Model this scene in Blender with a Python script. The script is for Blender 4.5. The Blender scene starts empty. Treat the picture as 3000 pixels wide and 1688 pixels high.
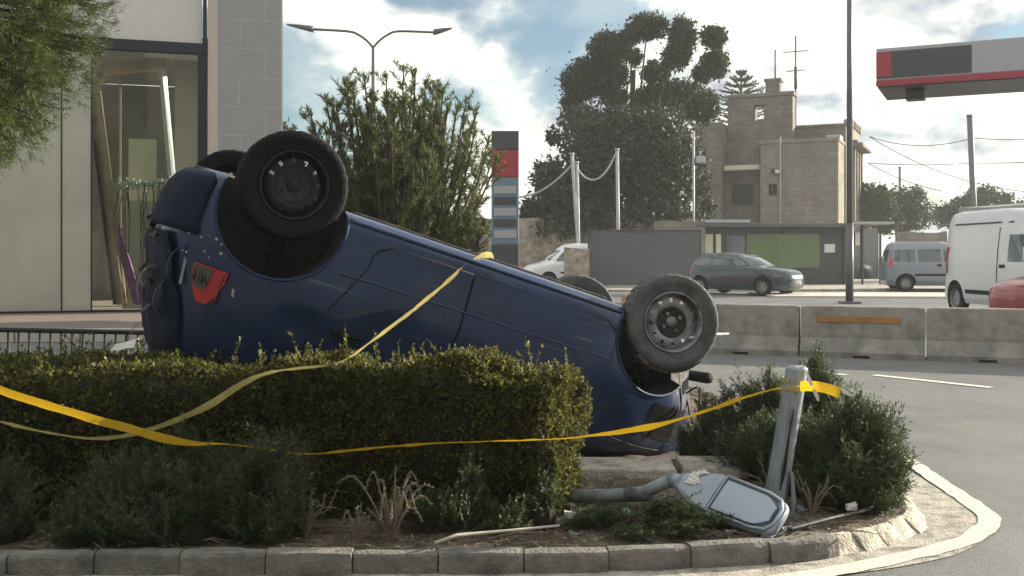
import bpy, bmesh, math, random
import numpy as np
from mathutils import Vector, Matrix, noise
from mathutils.bvhtree import BVHTree

R = math.radians
random.seed(7)
rng = np.random.default_rng(7)
S = bpy.context.scene
COL = S.collection

# ------------------------------------------------------------------ camera
CAM_H = 1.3
HORIZON = 750.0          # photograph row (of 1688) of the horizon
FOC = 3000.0             # focal length in photograph pixels
cam = bpy.data.cameras.new('camera')
cam.sensor_width = 36.0
cam.lens = 36.0
cam.shift_y = -(844 - HORIZON) / 3000.0
cam.clip_start = 0.05
cam.clip_end = 3000
camo = bpy.data.objects.new('camera', cam)
COL.objects.link(camo)
camo.location = (0, 0, CAM_H)
camo.rotation_euler = (R(90), 0, 0)
S.camera = camo

# ------------------------------------------------------------------ sky, sun, exposure
SUN_AZ = 67.0            # degrees to the right of the view direction (+Y)
SUN_EL = 15.5
world = bpy.data.worlds.new('World')
S.world = world
world.use_nodes = True
wn, wl = world.node_tree.nodes, world.node_tree.links
wn.clear()
w_out = wn.new('ShaderNodeOutputWorld')
w_bg = wn.new('ShaderNodeBackground')
w_bg.inputs['Strength'].default_value = 0.05
sky = wn.new('ShaderNodeTexSky')
sky.sky_type = 'NISHITA'
sky.sun_disc = False
sky.sun_elevation = R(SUN_EL)
sky.sun_rotation = R(SUN_AZ)
sky.air_density = 1.0
sky.dust_density = 0.4
sky.ozone_density = 1.6
tc = wn.new('ShaderNodeTexCoord')


def wmath(op, a, b=None, c=None):
    n = wn.new('ShaderNodeMath')
    n.operation = op
    for i, v in enumerate((a, b, c)):
        if v is None:
            continue
        if isinstance(v, (int, float)):
            n.inputs[i].default_value = v
        else:
            wl.new(v, n.inputs[i])
    return n.outputs[0]


def wnoise(offset, scale, detail, rough, dist=0.0):
    mp = wn.new('ShaderNodeMapping')
    mp.inputs['Location'].default_value = offset
    mp.inputs['Scale'].default_value = (1.0, 1.0, 1.7)
    wl.new(tc.outputs['Generated'], mp.inputs['Vector'])
    n = wn.new('ShaderNodeTexNoise')
    n.inputs['Scale'].default_value = scale
    n.inputs['Detail'].default_value = detail
    n.inputs['Roughness'].default_value = rough
    n.inputs['Distortion'].default_value = dist
    wl.new(mp.outputs[0], n.inputs['Vector'])
    return n.outputs[0]


CO = (3.1, 0.4, 1.3)
big = wnoise((CO[0] + 5, CO[1], CO[2]), 2.2, 2, 0.5)
c0 = wnoise(CO, 5.0, 8, 0.52, 0.1)
c1 = wnoise((CO[0] - 0.034, CO[1] - 0.012, CO[2] - 0.034), 5.0, 8, 0.52, 0.1)   # sample nearer the sun
dens = wmath('ADD', wmath('MULTIPLY', c0, 0.72), wmath('MULTIPLY', big, 0.28))
mask = wn.new('ShaderNodeMapRange')
mask.interpolation_type = 'SMOOTHSTEP'
mask.inputs['From Min'].default_value = 0.43
mask.inputs['From Max'].default_value = 0.51
mask.inputs['To Min'].default_value = 0.18
wl.new(dens, mask.inputs['Value'])
lit = wn.new('ShaderNodeMapRange')
lit.inputs['From Min'].default_value = -0.085
lit.inputs['From Max'].default_value = 0.035
wl.new(wmath('SUBTRACT', c0, c1), lit.inputs['Value'])
thick = wn.new('ShaderNodeMapRange')
thick.interpolation_type = 'SMOOTHSTEP'
thick.inputs['From Min'].default_value = 0.53
thick.inputs['From Max'].default_value = 0.68
thick.inputs['To Min'].default_value = 1.0
thick.inputs['To Max'].default_value = 0.5
wl.new(dens, thick.inputs['Value'])
ccol = wn.new('ShaderNodeMix')
ccol.data_type = 'RGBA'
ccol.inputs[6].default_value = (4.0, 4.7, 5.6, 1)
ccol.inputs[7].default_value = (14.2, 13.9, 12.2, 1)
wl.new(wmath('MULTIPLY', lit.outputs[0], thick.outputs[0]), ccol.inputs[0])
skytint = wn.new('ShaderNodeMix')
skytint.data_type = 'RGBA'
skytint.blend_type = 'MULTIPLY'
skytint.inputs[0].default_value = 1.0
skytint.inputs[7].default_value = (1.12, 1.24, 1.22, 1)
wl.new(sky.outputs[0], skytint.inputs[6])
smix = wn.new('ShaderNodeMix')
smix.data_type = 'RGBA'
wl.new(mask.outputs[0], smix.inputs[0])
wl.new(skytint.outputs[2], smix.inputs[6])
wl.new(ccol.outputs[2], smix.inputs[7])
wl.new(smix.outputs[2], w_bg.inputs['Color'])
wl.new(w_bg.outputs[0], w_out.inputs['Surface'])

sun = bpy.data.lights.new('sun', 'SUN')
sun.energy = 5.0
sun.angle = R(0.6)
sun.color = (1.0, 0.89, 0.72)
suno = bpy.data.objects.new('sun', sun)
COL.objects.link(suno)
sd = Vector((math.sin(R(SUN_AZ)) * math.cos(R(SUN_EL)), math.cos(R(SUN_AZ)) * math.cos(R(SUN_EL)), math.sin(R(SUN_EL))))
suno.rotation_euler = (-sd).to_track_quat('-Z', 'Y').to_euler()
suno.location = (20, 20, 20)

S.view_settings.view_transform = 'Standard'
S.view_settings.look = 'None'
S.view_settings.gamma = 1.0
S.view_settings.exposure = 1.08
S.cycles.max_bounces = 8
S.cycles.transparent_max_bounces = 16
S.cycles.caustics_reflective = False
S.cycles.caustics_refractive = False


# ------------------------------------------------------------------ helpers
def W(px, py, D):
    """photograph pixel at distance D -> world"""
    return Vector(((px - 1500) * D / FOC, D, CAM_H + (HORIZON - py) * D / FOC))


def G(px, py, z=0.0):
    """photograph pixel lying on the level z -> world"""
    D = FOC * (CAM_H - z) / (py - HORIZON)
    return Vector(((px - 1500) * D / FOC, D, z))


MATS = {}


def mat(name, col, rough=0.6, metal=0.0, spec=0.5, var=0.0, vscale=6.0, bump=0.0, bscale=40.0,
        coat=0.0, col2=None, c2scale=3.0, c2lo=0.45, c2hi=0.65, trans=0.0, tint=False, emit=None, hue=None, vstretch=(1, 1, 1)):
    if name in MATS:
        return MATS[name]
    m = bpy.data.materials.new(name)
    m.use_nodes = True
    nt = m.node_tree
    n, l = nt.nodes, nt.links
    b = n['Principled BSDF']
    b.inputs['Roughness'].default_value = rough
    b.inputs['Metallic'].default_value = metal
    b.inputs['Specular IOR Level'].default_value = spec
    b.inputs['Coat Weight'].default_value = coat
    b.inputs['Coat Roughness'].default_value = 0.08
    rgb = n.new('ShaderNodeRGB')
    rgb.outputs[0].default_value = (*col, 1)
    cur = rgb.outputs[0]
    co = n.new('ShaderNodeTexCoord')
    mp = n.new('ShaderNodeMapping')
    mp.inputs['Scale'].default_value = vstretch
    l.new(co.outputs['Object'], mp.inputs['Vector'])
    vec = mp.outputs[0]
    if col2 is not None:
        nz = n.new('ShaderNodeTexNoise')
        nz.inputs['Scale'].default_value = c2scale
        nz.inputs['Detail'].default_value = 6
        nz.inputs['Roughness'].default_value = 0.65
        l.new(vec, nz.inputs['Vector'])
        mr = n.new('ShaderNodeMapRange')
        mr.inputs['From Min'].default_value = c2lo
        mr.inputs['From Max'].default_value = c2hi
        l.new(nz.outputs[0], mr.inputs['Value'])
        mx = n.new('ShaderNodeMix')
        mx.data_type = 'RGBA'
        l.new(mr.outputs[0], mx.inputs[0])
        l.new(cur, mx.inputs[6])
        mx.inputs[7].default_value = (*col2, 1)
        cur = mx.outputs[2]
    if var > 0:
        nz = n.new('ShaderNodeTexNoise')
        nz.inputs['Scale'].default_value = vscale
        nz.inputs['Detail'].default_value = 8
        nz.inputs['Roughness'].default_value = 0.7
        l.new(vec, nz.inputs['Vector'])
        mr = n.new('ShaderNodeMapRange')
        mr.inputs['From Min'].default_value = 0.3
        mr.inputs['From Max'].default_value = 0.7
        mr.inputs['To Min'].default_value = 1 - var
        mr.inputs['To Max'].default_value = 1 + var
        l.new(nz.outputs[0], mr.inputs['Value'])
        hs = n.new('ShaderNodeHueSaturation')
        l.new(mr.outputs[0], hs.inputs['Value'])
        l.new(cur, hs.inputs['Color'])
        cur = hs.outputs[0]
    if tint:
        at = n.new('ShaderNodeAttribute')
        at.attribute_name = 'tint'
        mx = n.new('ShaderNodeMix')
        mx.data_type = 'RGBA'
        l.new(at.outputs['Fac'], mx.inputs[0])
        l.new(cur, mx.inputs[6])
        mx.inputs[7].default_value = (*hue, 1)
        cur = mx.outputs[2]
    l.new(cur, b.inputs['Base Color'])
    if bump > 0:
        nz = n.new('ShaderNodeTexNoise')
        nz.inputs['Scale'].default_value = bscale
        nz.inputs['Detail'].default_value = 6
        l.new(vec, nz.inputs['Vector'])
        bp = n.new('ShaderNodeBump')
        bp.inputs['Strength'].default_value = bump
        bp.inputs['Distance'].default_value = 0.02
        l.new(nz.outputs[0], bp.inputs['Height'])
        l.new(bp.outputs[0], b.inputs['Normal'])
    if trans > 0:
        t = n.new('ShaderNodeBsdfTranslucent')
        l.new(cur, t.inputs['Color'])
        ms = n.new('ShaderNodeMixShader')
        ms.inputs[0].default_value = trans
        l.new(b.outputs[0], ms.inputs[1])
        l.new(t.outputs[0], ms.inputs[2])
        l.new(ms.outputs[0], n['Material Output'].inputs['Surface'])
    if emit:
        b.inputs['Emission Color'].default_value = (*emit[0], 1)
        b.inputs['Emission Strength'].default_value = emit[1]
    MATS[name] = m
    return m


def glass_mat(name, tintc, refl_rough=0.02, clear=0.75, ior=1.5):
    m = bpy.data.materials.new(name)
    m.use_nodes = True
    n, l = m.node_tree.nodes, m.node_tree.links
    n.remove(n['Principled BSDF'])
    tr = n.new('ShaderNodeBsdfTransparent')
    tr.inputs[0].default_value = (*tintc, 1)
    df = n.new('ShaderNodeBsdfDiffuse')
    df.inputs[0].default_value = (0.3, 0.32, 0.29, 1)
    m0 = n.new('ShaderNodeMixShader')
    m0.inputs[0].default_value = clear
    l.new(df.outputs[0], m0.inputs[1])
    l.new(tr.outputs[0], m0.inputs[2])
    gl = n.new('ShaderNodeBsdfGlossy')
    gl.inputs['Roughness'].default_value = refl_rough
    fr = n.new('ShaderNodeFresnel')
    fr.inputs[0].default_value = ior
    m1 = n.new('ShaderNodeMixShader')
    l.new(fr.outputs[0], m1.inputs[0])
    l.new(m0.outputs[0], m1.inputs[1])
    l.new(gl.outputs[0], m1.inputs[2])
    l.new(m1.outputs[0], n['Material Output'].inputs['Surface'])
    MATS[name] = m
    return m


def tag(o, label=None, cat=None, group=None, kind=None):
    if label:
        o['label'] = label
    if cat:
        o['category'] = cat
    if group:
        o['group'] = group
    if kind:
        o['kind'] = kind
    return o


def empty(name, loc=(0, 0, 0), label=None, cat=None, group=None, mtx=None):
    o = bpy.data.objects.new(name, None)
    COL.objects.link(o)
    o.empty_display_size = 0.1
    if mtx is not None:
        o.matrix_world = mtx
    else:
        o.location = loc
    tag(o, label, cat, group)
    return o


def link(name, me, m, parent=None, smooth=False):
    o = bpy.data.objects.new(name, me)
    COL.objects.link(o)
    if m is not None:
        me.materials.append(m)
    if parent is not None:
        o.parent = parent
    if smooth:
        me.polygons.foreach_set('use_smooth', [True] * len(me.polygons))
    return o


def bevel(o, w=0.01, seg=2):
    b = o.modifiers.new('bevel', 'BEVEL')
    b.width = w
    b.segments = seg
    b.limit_method = 'ANGLE'
    b.angle_limit = R(40)
    return o


class MB:
    def __init__(s, M=None):
        s.v, s.f = [], []
        s.M = M or Matrix()

    def add(s, vs, fs):
        o = len(s.v)
        s.v += [s.M @ Vector(p) for p in vs]
        s.f += [[i + o for i in f] for f in fs]
        return s

    def box(s, lo, hi, M=None):
        x0, y0, z0 = lo
        x1, y1, z1 = hi
        vs = [Vector(p) for p in ((x0, y0, z0), (x1, y0, z0), (x1, y1, z0), (x0, y1, z0), (x0, y0, z1), (x1, y0, z1), (x1, y1, z1), (x0, y1, z1))]
        if M is not None:
            vs = [M @ p for p in vs]
        return s.add(vs, [(0, 3, 2, 1), (4, 5, 6, 7), (0, 1, 5, 4), (1, 2, 6, 5), (2, 3, 7, 6), (3, 0, 4, 7)])

    def hexa(s, p):      # 8 points: bottom 4, top 4
        return s.add(p, [(0, 3, 2, 1), (4, 5, 6, 7), (0, 1, 5, 4), (1, 2, 6, 5), (2, 3, 7, 6), (3, 0, 4, 7)])

    def tube(s, pts, rad, n=8, cap=True):
        pts = [Vector(p) for p in pts]
        k = len(pts)
        rads = [rad] * k if isinstance(rad, (int, float)) else list(rad)
        vs, fs = [], []
        up = None
        for i, p in enumerate(pts):
            t = (pts[min(i + 1, k - 1)] - pts[max(i - 1, 0)]).normalized()
            if up is None:
                up = t.orthogonal().normalized()
            else:
                up = (up - t * up.dot(t)).normalized() if (up - t * up.dot(t)).length > 1e-5 else t.orthogonal().normalized()
            b = t.cross(up)
            for j in range(n):
                a = 2 * math.pi * j / n
                vs.append(p + (up * math.cos(a) + b * math.sin(a)) * rads[i])
        for i in range(k - 1):
            for j in range(n):
                a, b = i * n + j, i * n + (j + 1) % n
                fs.append((a, b, b + n, a + n))
        if cap:
            fs.append(tuple(range(n))[::-1])
            fs.append(tuple(range((k - 1) * n, k * n)))
        return s.add(vs, fs)

    def lathe(s, prof, n=40, M=None, closed=False):
        """profile of (r, h) turned about local y (h along y)"""
        vs, fs = [], []
        k = len(prof)
        for r, h in prof:
            for j in range(n):
                a = 2 * math.pi * j / n
                p = Vector((r * math.cos(a), h, r * math.sin(a)))
                vs.append(M @ p if M is not None else p)
        rng_ = range(k) if closed else range(k - 1)
        for i in rng_:
            i2 = (i + 1) % k
            for j in range(n):
                j2 = (j + 1) % n
                fs.append((i * n + j, i2 * n + j, i2 * n + j2, i * n + j2))
        return s.add(vs, fs)

    def prism(s, poly, a, b, M=None):
        """polygon in xy between z=a and z=b"""
        k = len(poly)
        vs = [Vector((x, y, a)) for x, y in poly] + [Vector((x, y, b)) for x, y in poly]
        if M is not None:
            vs = [M @ p for p in vs]
        fs = [tuple(range(k))[::-1], tuple(range(k, 2 * k))]
        for i in range(k):
            j = (i + 1) % k
            fs.append((i, j, j + k, i + k))
        return s.add(vs, fs)

    def grid(s, rows, close=False):
        m = len(rows[0])
        vs = [p for r in rows for p in r]
        fs = []
        for i in range(len(rows) - 1):
            for j in range(m if close else m - 1):
                j2 = (j + 1) % m
                fs.append((i * m + j, i * m + j2, (i + 1) * m + j2, (i + 1) * m + j))
        return s.add(vs, fs)

    def mesh(s, name):
        me = bpy.data.meshes.new(name)
        me.from_pydata([tuple(p) for p in s.v], [], s.f)
        me.update()
        return me

    def build(s, name, m, parent=None, smooth=False, fix=False):
        me = s.mesh(name)
        if fix:
            bm = bmesh.new()
            bm.from_mesh(me)
            bmesh.ops.recalc_face_normals(bm, faces=bm.faces)
            bm.to_mesh(me)
            bm.free()
        return link(name, me, m, parent, smooth)


def np_mesh(name, V, F, m, parent=None, tint=None, smooth=False):
    """V (n,3), F (k,4) numpy"""
    me = bpy.data.meshes.new(name)
    me.vertices.add(len(V))
    me.vertices.foreach_set('co', np.asarray(V, dtype=np.float32).ravel())
    k = F.shape[1]
    me.loops.add(F.size)
    me.loops.foreach_set('vertex_index', F.astype(np.int32).ravel())
    me.polygons.add(len(F))
    me.polygons.foreach_set('loop_start', np.arange(0, F.size, k, dtype=np.int32))
    me.polygons.foreach_set('loop_total', np.full(len(F), k, dtype=np.int32))
    if tint is not None:
        a = me.attributes.new('tint', 'FLOAT', 'POINT')
        a.data.foreach_set('value', np.asarray(tint, dtype=np.float32))
    me.update(calc_edges=True)
    return link(name, me, m, parent, smooth)


def unit(a):
    return a / np.maximum(np.linalg.norm(a, axis=1, keepdims=True), 1e-9)


def rand_dirs(n):
    return unit(rng.normal(size=(n, 3)))


def leaves(name, P, D, length, width, m, parent=None, tint=None):
    """one small pointed leaf (two triangles folded along the midrib as a quad) at each point"""
    n = len(P)
    D = unit(D)
    side = unit(np.cross(D, rand_dirs(n)))
    L = (np.asarray(length) * np.ones(n))[:, None]
    Wd = (np.asarray(width) * np.ones(n))[:, None]
    nrm = np.cross(D, side)
    V = np.empty((n, 4, 3))
    V[:, 0] = P
    V[:, 1] = P + D * L * 0.45 + side * Wd * 0.5 + nrm * Wd * 0.15
    V[:, 2] = P + D * L
    V[:, 3] = P + D * L * 0.45 - side * Wd * 0.5 + nrm * Wd * 0.15
    F = np.arange(n * 4).reshape(n, 4)
    if tint is None:
        tint = rng.random(n)
    return np_mesh(name, V.reshape(-1, 3), F, m, parent, np.repeat(tint, 4))


def sub(d, a, b):
    return d[a:b]


# ------------------------------------------------------------------ materials
M_ASPH = mat('asphalt', (0.185, 0.185, 0.182), 0.55, spec=0.7, var=0.4, vscale=45, bump=0.6, bscale=220, col2=(0.125, 0.127, 0.13), c2scale=0.9)
M_SOIL = mat('soil', (0.11, 0.085, 0.062), 0.95, var=0.45, vscale=18, bump=1.0, bscale=60, col2=(0.2, 0.165, 0.125), c2scale=9)
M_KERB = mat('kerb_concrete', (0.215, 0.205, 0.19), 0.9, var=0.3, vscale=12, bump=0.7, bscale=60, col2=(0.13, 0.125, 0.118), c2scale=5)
M_KERBLIT = mat('kerb_sunlit_pale', (0.62, 0.57, 0.48), 0.9, var=0.25, vscale=14, bump=0.8, bscale=70, col2=(0.36, 0.33, 0.28), c2scale=9, c2lo=0.5, c2hi=0.7)  # pale rendered tip stones, with sunlit brightness put into the colour
M_LINE = mat('road_paint', (0.72, 0.70, 0.62), 0.8, var=0.25, vscale=40, bump=0.3, bscale=120, col2=(0.45, 0.43, 0.38), c2scale=20, c2lo=0.55, c2hi=0.75)
M_GUTTER = mat('gutter_concrete', (0.52, 0.485, 0.42), 0.9, var=0.3, vscale=25, bump=0.6, bscale=90, col2=(0.2, 0.19, 0.17), c2scale=7)
M_BARR = mat('barrier_concrete', (0.35, 0.32, 0.285), 0.9, var=0.2, vscale=5, bump=0.4, bscale=50, col2=(0.19, 0.185, 0.175), c2scale=2.2)
M_PAVE = mat('pavement_brown', (0.22, 0.175, 0.155), 0.85, var=0.2, vscale=5, bump=0.3, bscale=20)
M_PALE = mat('pale_concrete', (0.58, 0.54, 0.47), 0.9, var=0.15, vscale=2, bump=0.3, bscale=12)
M_BLUE = mat('car_blue_paint', (0.009, 0.029, 0.10), 0.33, metal=0.2, spec=0.5, coat=0.6, var=0.22, vscale=3.5, bump=0.06, bscale=5,
             col2=(0.045, 0.058, 0.09), c2scale=2.2, c2lo=0.5, c2hi=0.85)
def add_scratches(m, col, lo=0.66, hi=0.76, stretch=(1.2, 1.2, 34), seed=(0, 0, 0)):
    n, l = m.node_tree.nodes, m.node_tree.links
    b = n['Principled BSDF']
    src = b.inputs['Base Color'].links[0].from_socket
    co = n.new('ShaderNodeTexCoord')
    mp = n.new('ShaderNodeMapping')
    mp.inputs['Scale'].default_value = stretch
    mp.inputs['Location'].default_value = seed
    mp.inputs['Rotation'].default_value = (0, 0.09, 0)
    l.new(co.outputs['Object'], mp.inputs['Vector'])
    a = n.new('ShaderNodeTexNoise')
    a.inputs['Scale'].default_value = 1.6
    a.inputs['Detail'].default_value = 5
    l.new(mp.outputs[0], a.inputs['Vector'])
    c = n.new('ShaderNodeTexNoise')
    c.inputs['Scale'].default_value = 2.4
    l.new(co.outputs['Object'], c.inputs['Vector'])
    mu = n.new('ShaderNodeMath')
    mu.operation = 'MULTIPLY_ADD'
    l.new(c.outputs[0], mu.inputs[0])
    mu.inputs[1].default_value = 0.5
    mu.inputs[2].default_value = -0.25
    ad = n.new('ShaderNodeMath')
    ad.operation = 'ADD'
    l.new(a.outputs[0], ad.inputs[0])
    l.new(mu.outputs[0], ad.inputs[1])
    mr = n.new('ShaderNodeMapRange')
    mr.inputs['From Min'].default_value = lo
    mr.inputs['From Max'].default_value = hi
    mr.inputs['To Max'].default_value = 0.4
    l.new(ad.outputs[0], mr.inputs['Value'])
    mx = n.new('ShaderNodeMix')
    mx.data_type = 'RGBA'
    l.new(mr.outputs[0], mx.inputs[0])
    l.new(src, mx.inputs[6])
    mx.inputs[7].default_value = (*col, 1)
    l.new(mx.outputs[2], b.inputs['Base Color'])
    rr = n.new('ShaderNodeMapRange')
    rr.inputs['To Min'].default_value = b.inputs['Roughness'].default_value - 0.06
    rr.inputs['To Max'].default_value = b.inputs['Roughness'].default_value + 0.2
    l.new(c.outputs[0], rr.inputs['Value'])
    l.new(rr.outputs[0], b.inputs['Roughness'])


add_scratches(M_BLUE, (0.2, 0.22, 0.26))
M_BLUED = mat('car_blue_dull', (0.010, 0.030, 0.10), 0.62, metal=0.1, var=0.2)
M_BLACK = mat('black_plastic', (0.006, 0.006, 0.008), 0.65, spec=0.2, var=0.3, vscale=9)
M_NAVYBLK = mat('navy_black_plastic', (0.007, 0.014, 0.034), 0.7, spec=0.18, var=0.3, vscale=6)
M_DARKG = mat('dark_grey_plastic', (0.03, 0.032, 0.036), 0.55, var=0.4, vscale=6, bump=0.2, bscale=30)
M_SEAM = mat('seam_dark', (0.006, 0.006, 0.008), 0.8)
M_TYRE = mat('tyre_rubber', (0.006, 0.0065, 0.009), 0.8, spec=0.25, var=0.3, vscale=20, bump=0.2, bscale=60)
M_TYRED = mat('tyre_dusty', (0.085, 0.095, 0.102), 0.85, var=0.35, vscale=10, bump=0.2, bscale=60, col2=(0.13, 0.13, 0.125), c2scale=4)
M_RIMB = mat('rim_black', (0.018, 0.018, 0.022), 0.45, metal=0.5, var=0.2)
M_RIMG = mat('rim_grey_steel', (0.3, 0.31, 0.325), 0.6, metal=0.3, var=0.3, vscale=20, col2=(0.08, 0.08, 0.08), c2scale=8)
M_UNDER = mat('underbody', (0.03, 0.029, 0.029), 0.8, var=0.4, vscale=8, bump=0.4, bscale=30)
M_RED = mat('lamp_red', (0.48, 0.012, 0.014), 0.15, spec=0.6, coat=0.5, var=0.1)
M_DARKRED = mat('lamp_dark_red', (0.16, 0.01, 0.012), 0.25, coat=0.4)
M_CLEAR = mat('lamp_clear', (0.07, 0.062, 0.06), 0.18, spec=0.7, coat=0.4, var=0.4, vscale=40)
M_CHROME = mat('bright_metal', (0.55, 0.55, 0.55), 0.3, metal=0.9)
M_GLASSD = mat('dark_glass', (0.014, 0.018, 0.02), 0.06, spec=0.8, coat=0.6)
M_GLASSB = mat('blue_glass', (0.03, 0.045, 0.052), 0.06, spec=0.9, coat=0.8)
M_TAPE = mat('tape_yellow', (0.75, 0.47, 0.02), 0.35, spec=0.5, var=0.1, trans=0.45)
M_TAPEP = mat('tape_pale', (0.6, 0.52, 0.2), 0.4, spec=0.5, var=0.15, trans=0.4)
M_GALV = mat('galvanised_grey', (0.33, 0.375, 0.42), 0.55, metal=0.25, var=0.3, vscale=9, col2=(0.15, 0.17, 0.185), c2scale=7, bump=0.45, bscale=25, vstretch=(1, 1, 0.3))
M_LUM = mat('luminaire_grey', (0.34, 0.40, 0.48), 0.4, metal=0.2, var=0.1, vscale=8)
M_LENS = mat('luminaire_lens', (0.42, 0.5, 0.62), 0.45, spec=0.4, var=0.06)
M_POST = mat('post_grey', (0.12, 0.13, 0.14), 0.5, metal=0.4, var=0.2)
M_RAIL = mat('railing_dark', (0.02, 0.024, 0.032), 0.5, metal=0.3)
M_CLAD = mat('cladding_stone', (0.34, 0.335, 0.345), 0.8, var=0.07, vscale=3, bump=0.12, bscale=30)
M_JOINT = mat('cladding_joint', (0.52, 0.515, 0.52), 0.9, var=0.1)
M_FASCIA = mat('fascia_grey', (0.66, 0.63, 0.60), 0.6, var=0.04, vscale=1)
M_FRAME = mat('window_frame_dark', (0.014, 0.018, 0.03), 0.4, metal=0.3)
M_WOOD = mat('pale_wood', (0.62, 0.45, 0.30), 0.6, var=0.12, vscale=6, vstretch=(6, 6, 0.6))
M_CREAM = mat('cream_board', (0.66, 0.68, 0.5), 0.7, var=0.06)
M_BEIGE = mat('beige_wall', (0.55, 0.48, 0.42), 0.8, var=0.05)
M_INT = mat('showroom_dark_wall', (0.30, 0.285, 0.265), 0.8, var=0.2, vscale=2)
M_WHITE = mat('white_paint', (0.75, 0.76, 0.78), 0.35, coat=0.4, var=0.05, vscale=2)
M_SILVER = mat('silver_paint', (0.24, 0.265, 0.31), 0.35, metal=0.4, coat=0.4)
M_TEAL = mat('teal_dark_paint', (0.018, 0.036, 0.046), 0.25, metal=0.2, coat=0.8)
M_REDP = mat('red_paint', (0.28, 0.02, 0.025), 0.3, coat=0.7)
M_REDS = mat('sign_red', (0.36, 0.035, 0.06), 0.5)
M_SIGNB = mat('sign_blue_grey', (0.16, 0.23, 0.32), 0.5)
M_CANOPY = mat('canopy_grey', (0.40, 0.40, 0.43), 0.5, var=0.05)
M_CANDARK = mat('canopy_dark', (0.06, 0.07, 0.08), 0.6)
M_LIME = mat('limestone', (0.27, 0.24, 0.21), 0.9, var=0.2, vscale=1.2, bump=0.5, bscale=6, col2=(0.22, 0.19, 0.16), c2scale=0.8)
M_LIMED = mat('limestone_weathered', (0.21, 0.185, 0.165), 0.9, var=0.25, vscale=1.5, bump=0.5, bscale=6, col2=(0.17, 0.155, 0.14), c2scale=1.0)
def add_courses(m, scale=2.0):
    n, l = m.node_tree.nodes, m.node_tree.links
    b = n['Principled BSDF']
    src = b.inputs['Base Color'].links[0].from_socket
    co = n.new('ShaderNodeTexCoord')
    sx = n.new('ShaderNodeSeparateXYZ')
    l.new(co.outputs['Object'], sx.inputs[0])
    ad = n.new('ShaderNodeMath')
    l.new(sx.outputs[0], ad.inputs[0])
    l.new(sx.outputs[1], ad.inputs[1])
    cb_n = n.new('ShaderNodeCombineXYZ')
    l.new(ad.outputs[0], cb_n.inputs[0])
    l.new(sx.outputs[2], cb_n.inputs[1])
    bt = n.new('ShaderNodeTexBrick')
    bt.inputs['Scale'].default_value = scale
    bt.inputs['Mortar Size'].default_value = 0.022
    bt.inputs['Brick Width'].default_value = 1.1
    bt.inputs['Row Height'].default_value = 0.56
    bt.inputs['Color1'].default_value = (1, 1, 1, 1)
    bt.inputs['Color2'].default_value = (0.82, 0.81, 0.80, 1)
    bt.inputs['Mortar'].default_value = (0.62, 0.6, 0.58, 1)
    l.new(cb_n.outputs[0], bt.inputs['Vector'])
    mx = n.new('ShaderNodeMix')
    mx.data_type = 'RGBA'
    mx.blend_type = 'MULTIPLY'
    mx.inputs[0].default_value = 1.0
    l.new(src, mx.inputs[6])
    l.new(bt.outputs[0], mx.inputs[7])
    l.new(mx.outputs[2], b.inputs['Base Color'])


add_courses(M_LIME)
add_courses(M_LIMED)
M_RUBBLE = mat('rubble_stone', (0.36, 0.30, 0.24), 0.95, var=0.45, vscale=3.5, bump=1.0, bscale=5, col2=(0.17, 0.145, 0.12), c2scale=2.5)
M_MESHP = mat('dark_screen', (0.10, 0.108, 0.125), 0.7, var=0.12, vscale=0.6)
M_KIOSK = mat('kiosk_dark', (0.06, 0.065, 0.075), 0.5, var=0.2, vscale=1)
M_GREEN = mat('green_panel', (0.13, 0.18, 0.085), 0.5, var=0.2, vscale=0.8)
M_ORANGE = mat('orange_paint', (0.42, 0.2, 0.06), 0.7, var=0.3, vscale=3)
M_TERRA = mat('terracotta', (0.55, 0.33, 0.2), 0.8, var=0.1)
M_BARK = mat('bark', (0.075, 0.055, 0.04), 0.95, var=0.4, vscale=12, bump=0.8, bscale=30)
M_TWIG = mat('dry_twig', (0.23, 0.19, 0.145), 0.9, var=0.3, vscale=20)
M_HEDGE = mat('hedge_leaf', (0.02, 0.032, 0.013), 0.55, trans=0.45, tint=True, hue=(0.30, 0.28, 0.06))
M_SHADECORE = mat('inner_shade_dark', (0.022, 0.02, 0.015), 0.95, var=0.4, vscale=30, bump=0.8, bscale=40)  # near-black, inner shade put into the colour of the plant cores
M_ROSE = mat('rosemary_leaf', (0.018, 0.030, 0.014), 0.6, trans=0.3, tint=True, hue=(0.11, 0.15, 0.062))
M_TAMAR = mat('tamarisk_leaf', (0.06, 0.074, 0.036), 0.6, trans=0.4, tint=True, hue=(0.14, 0.16, 0.05))
M_PINE = mat('pine_needle', (0.024, 0.044, 0.013), 0.55, trans=0.32, tint=True, hue=(0.12, 0.16, 0.04))
M_FARLEAF = mat('far_leaf', (0.016, 0.026, 0.012), 0.6, trans=0.28, tint=True, hue=(0.06, 0.076, 0.026))
M_CAROB = mat('carob_leaf', (0.026, 0.033, 0.02), 0.6, trans=0.15, tint=True, hue=(0.06, 0.068, 0.038))
M_PINK = mat('purple_cloth', (0.42, 0.16, 0.42), 0.7, var=0.3, vscale=14)
M_FLOWER = mat('white_flower', (0.72, 0.76, 0.66), 0.7, var=0.2)
M_WIRE = mat('wire', (0.05, 0.05, 0.05), 0.6)
M_PAPER = mat('white_litter', (0.75, 0.73, 0.68), 0.7, var=0.1)
M_SHED = mat('shed_roof', (0.22, 0.25, 0.25), 0.6, var=0.1)
M_FGLASS = glass_mat('shop_glass', (0.92, 0.95, 0.93), 0.03, 0.97)
M_FGLASS2 = mat('pale_reflection_pane', (0.70, 0.70, 0.62), 0.25, spec=0.6, var=0.12, vscale=0.7, trans=0.45)  # pale colour standing in for bright reflections in the glass
M_CGLASS = glass_mat('car_window_glass', (0.45, 0.5, 0.5), 0.02, 0.9)

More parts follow.
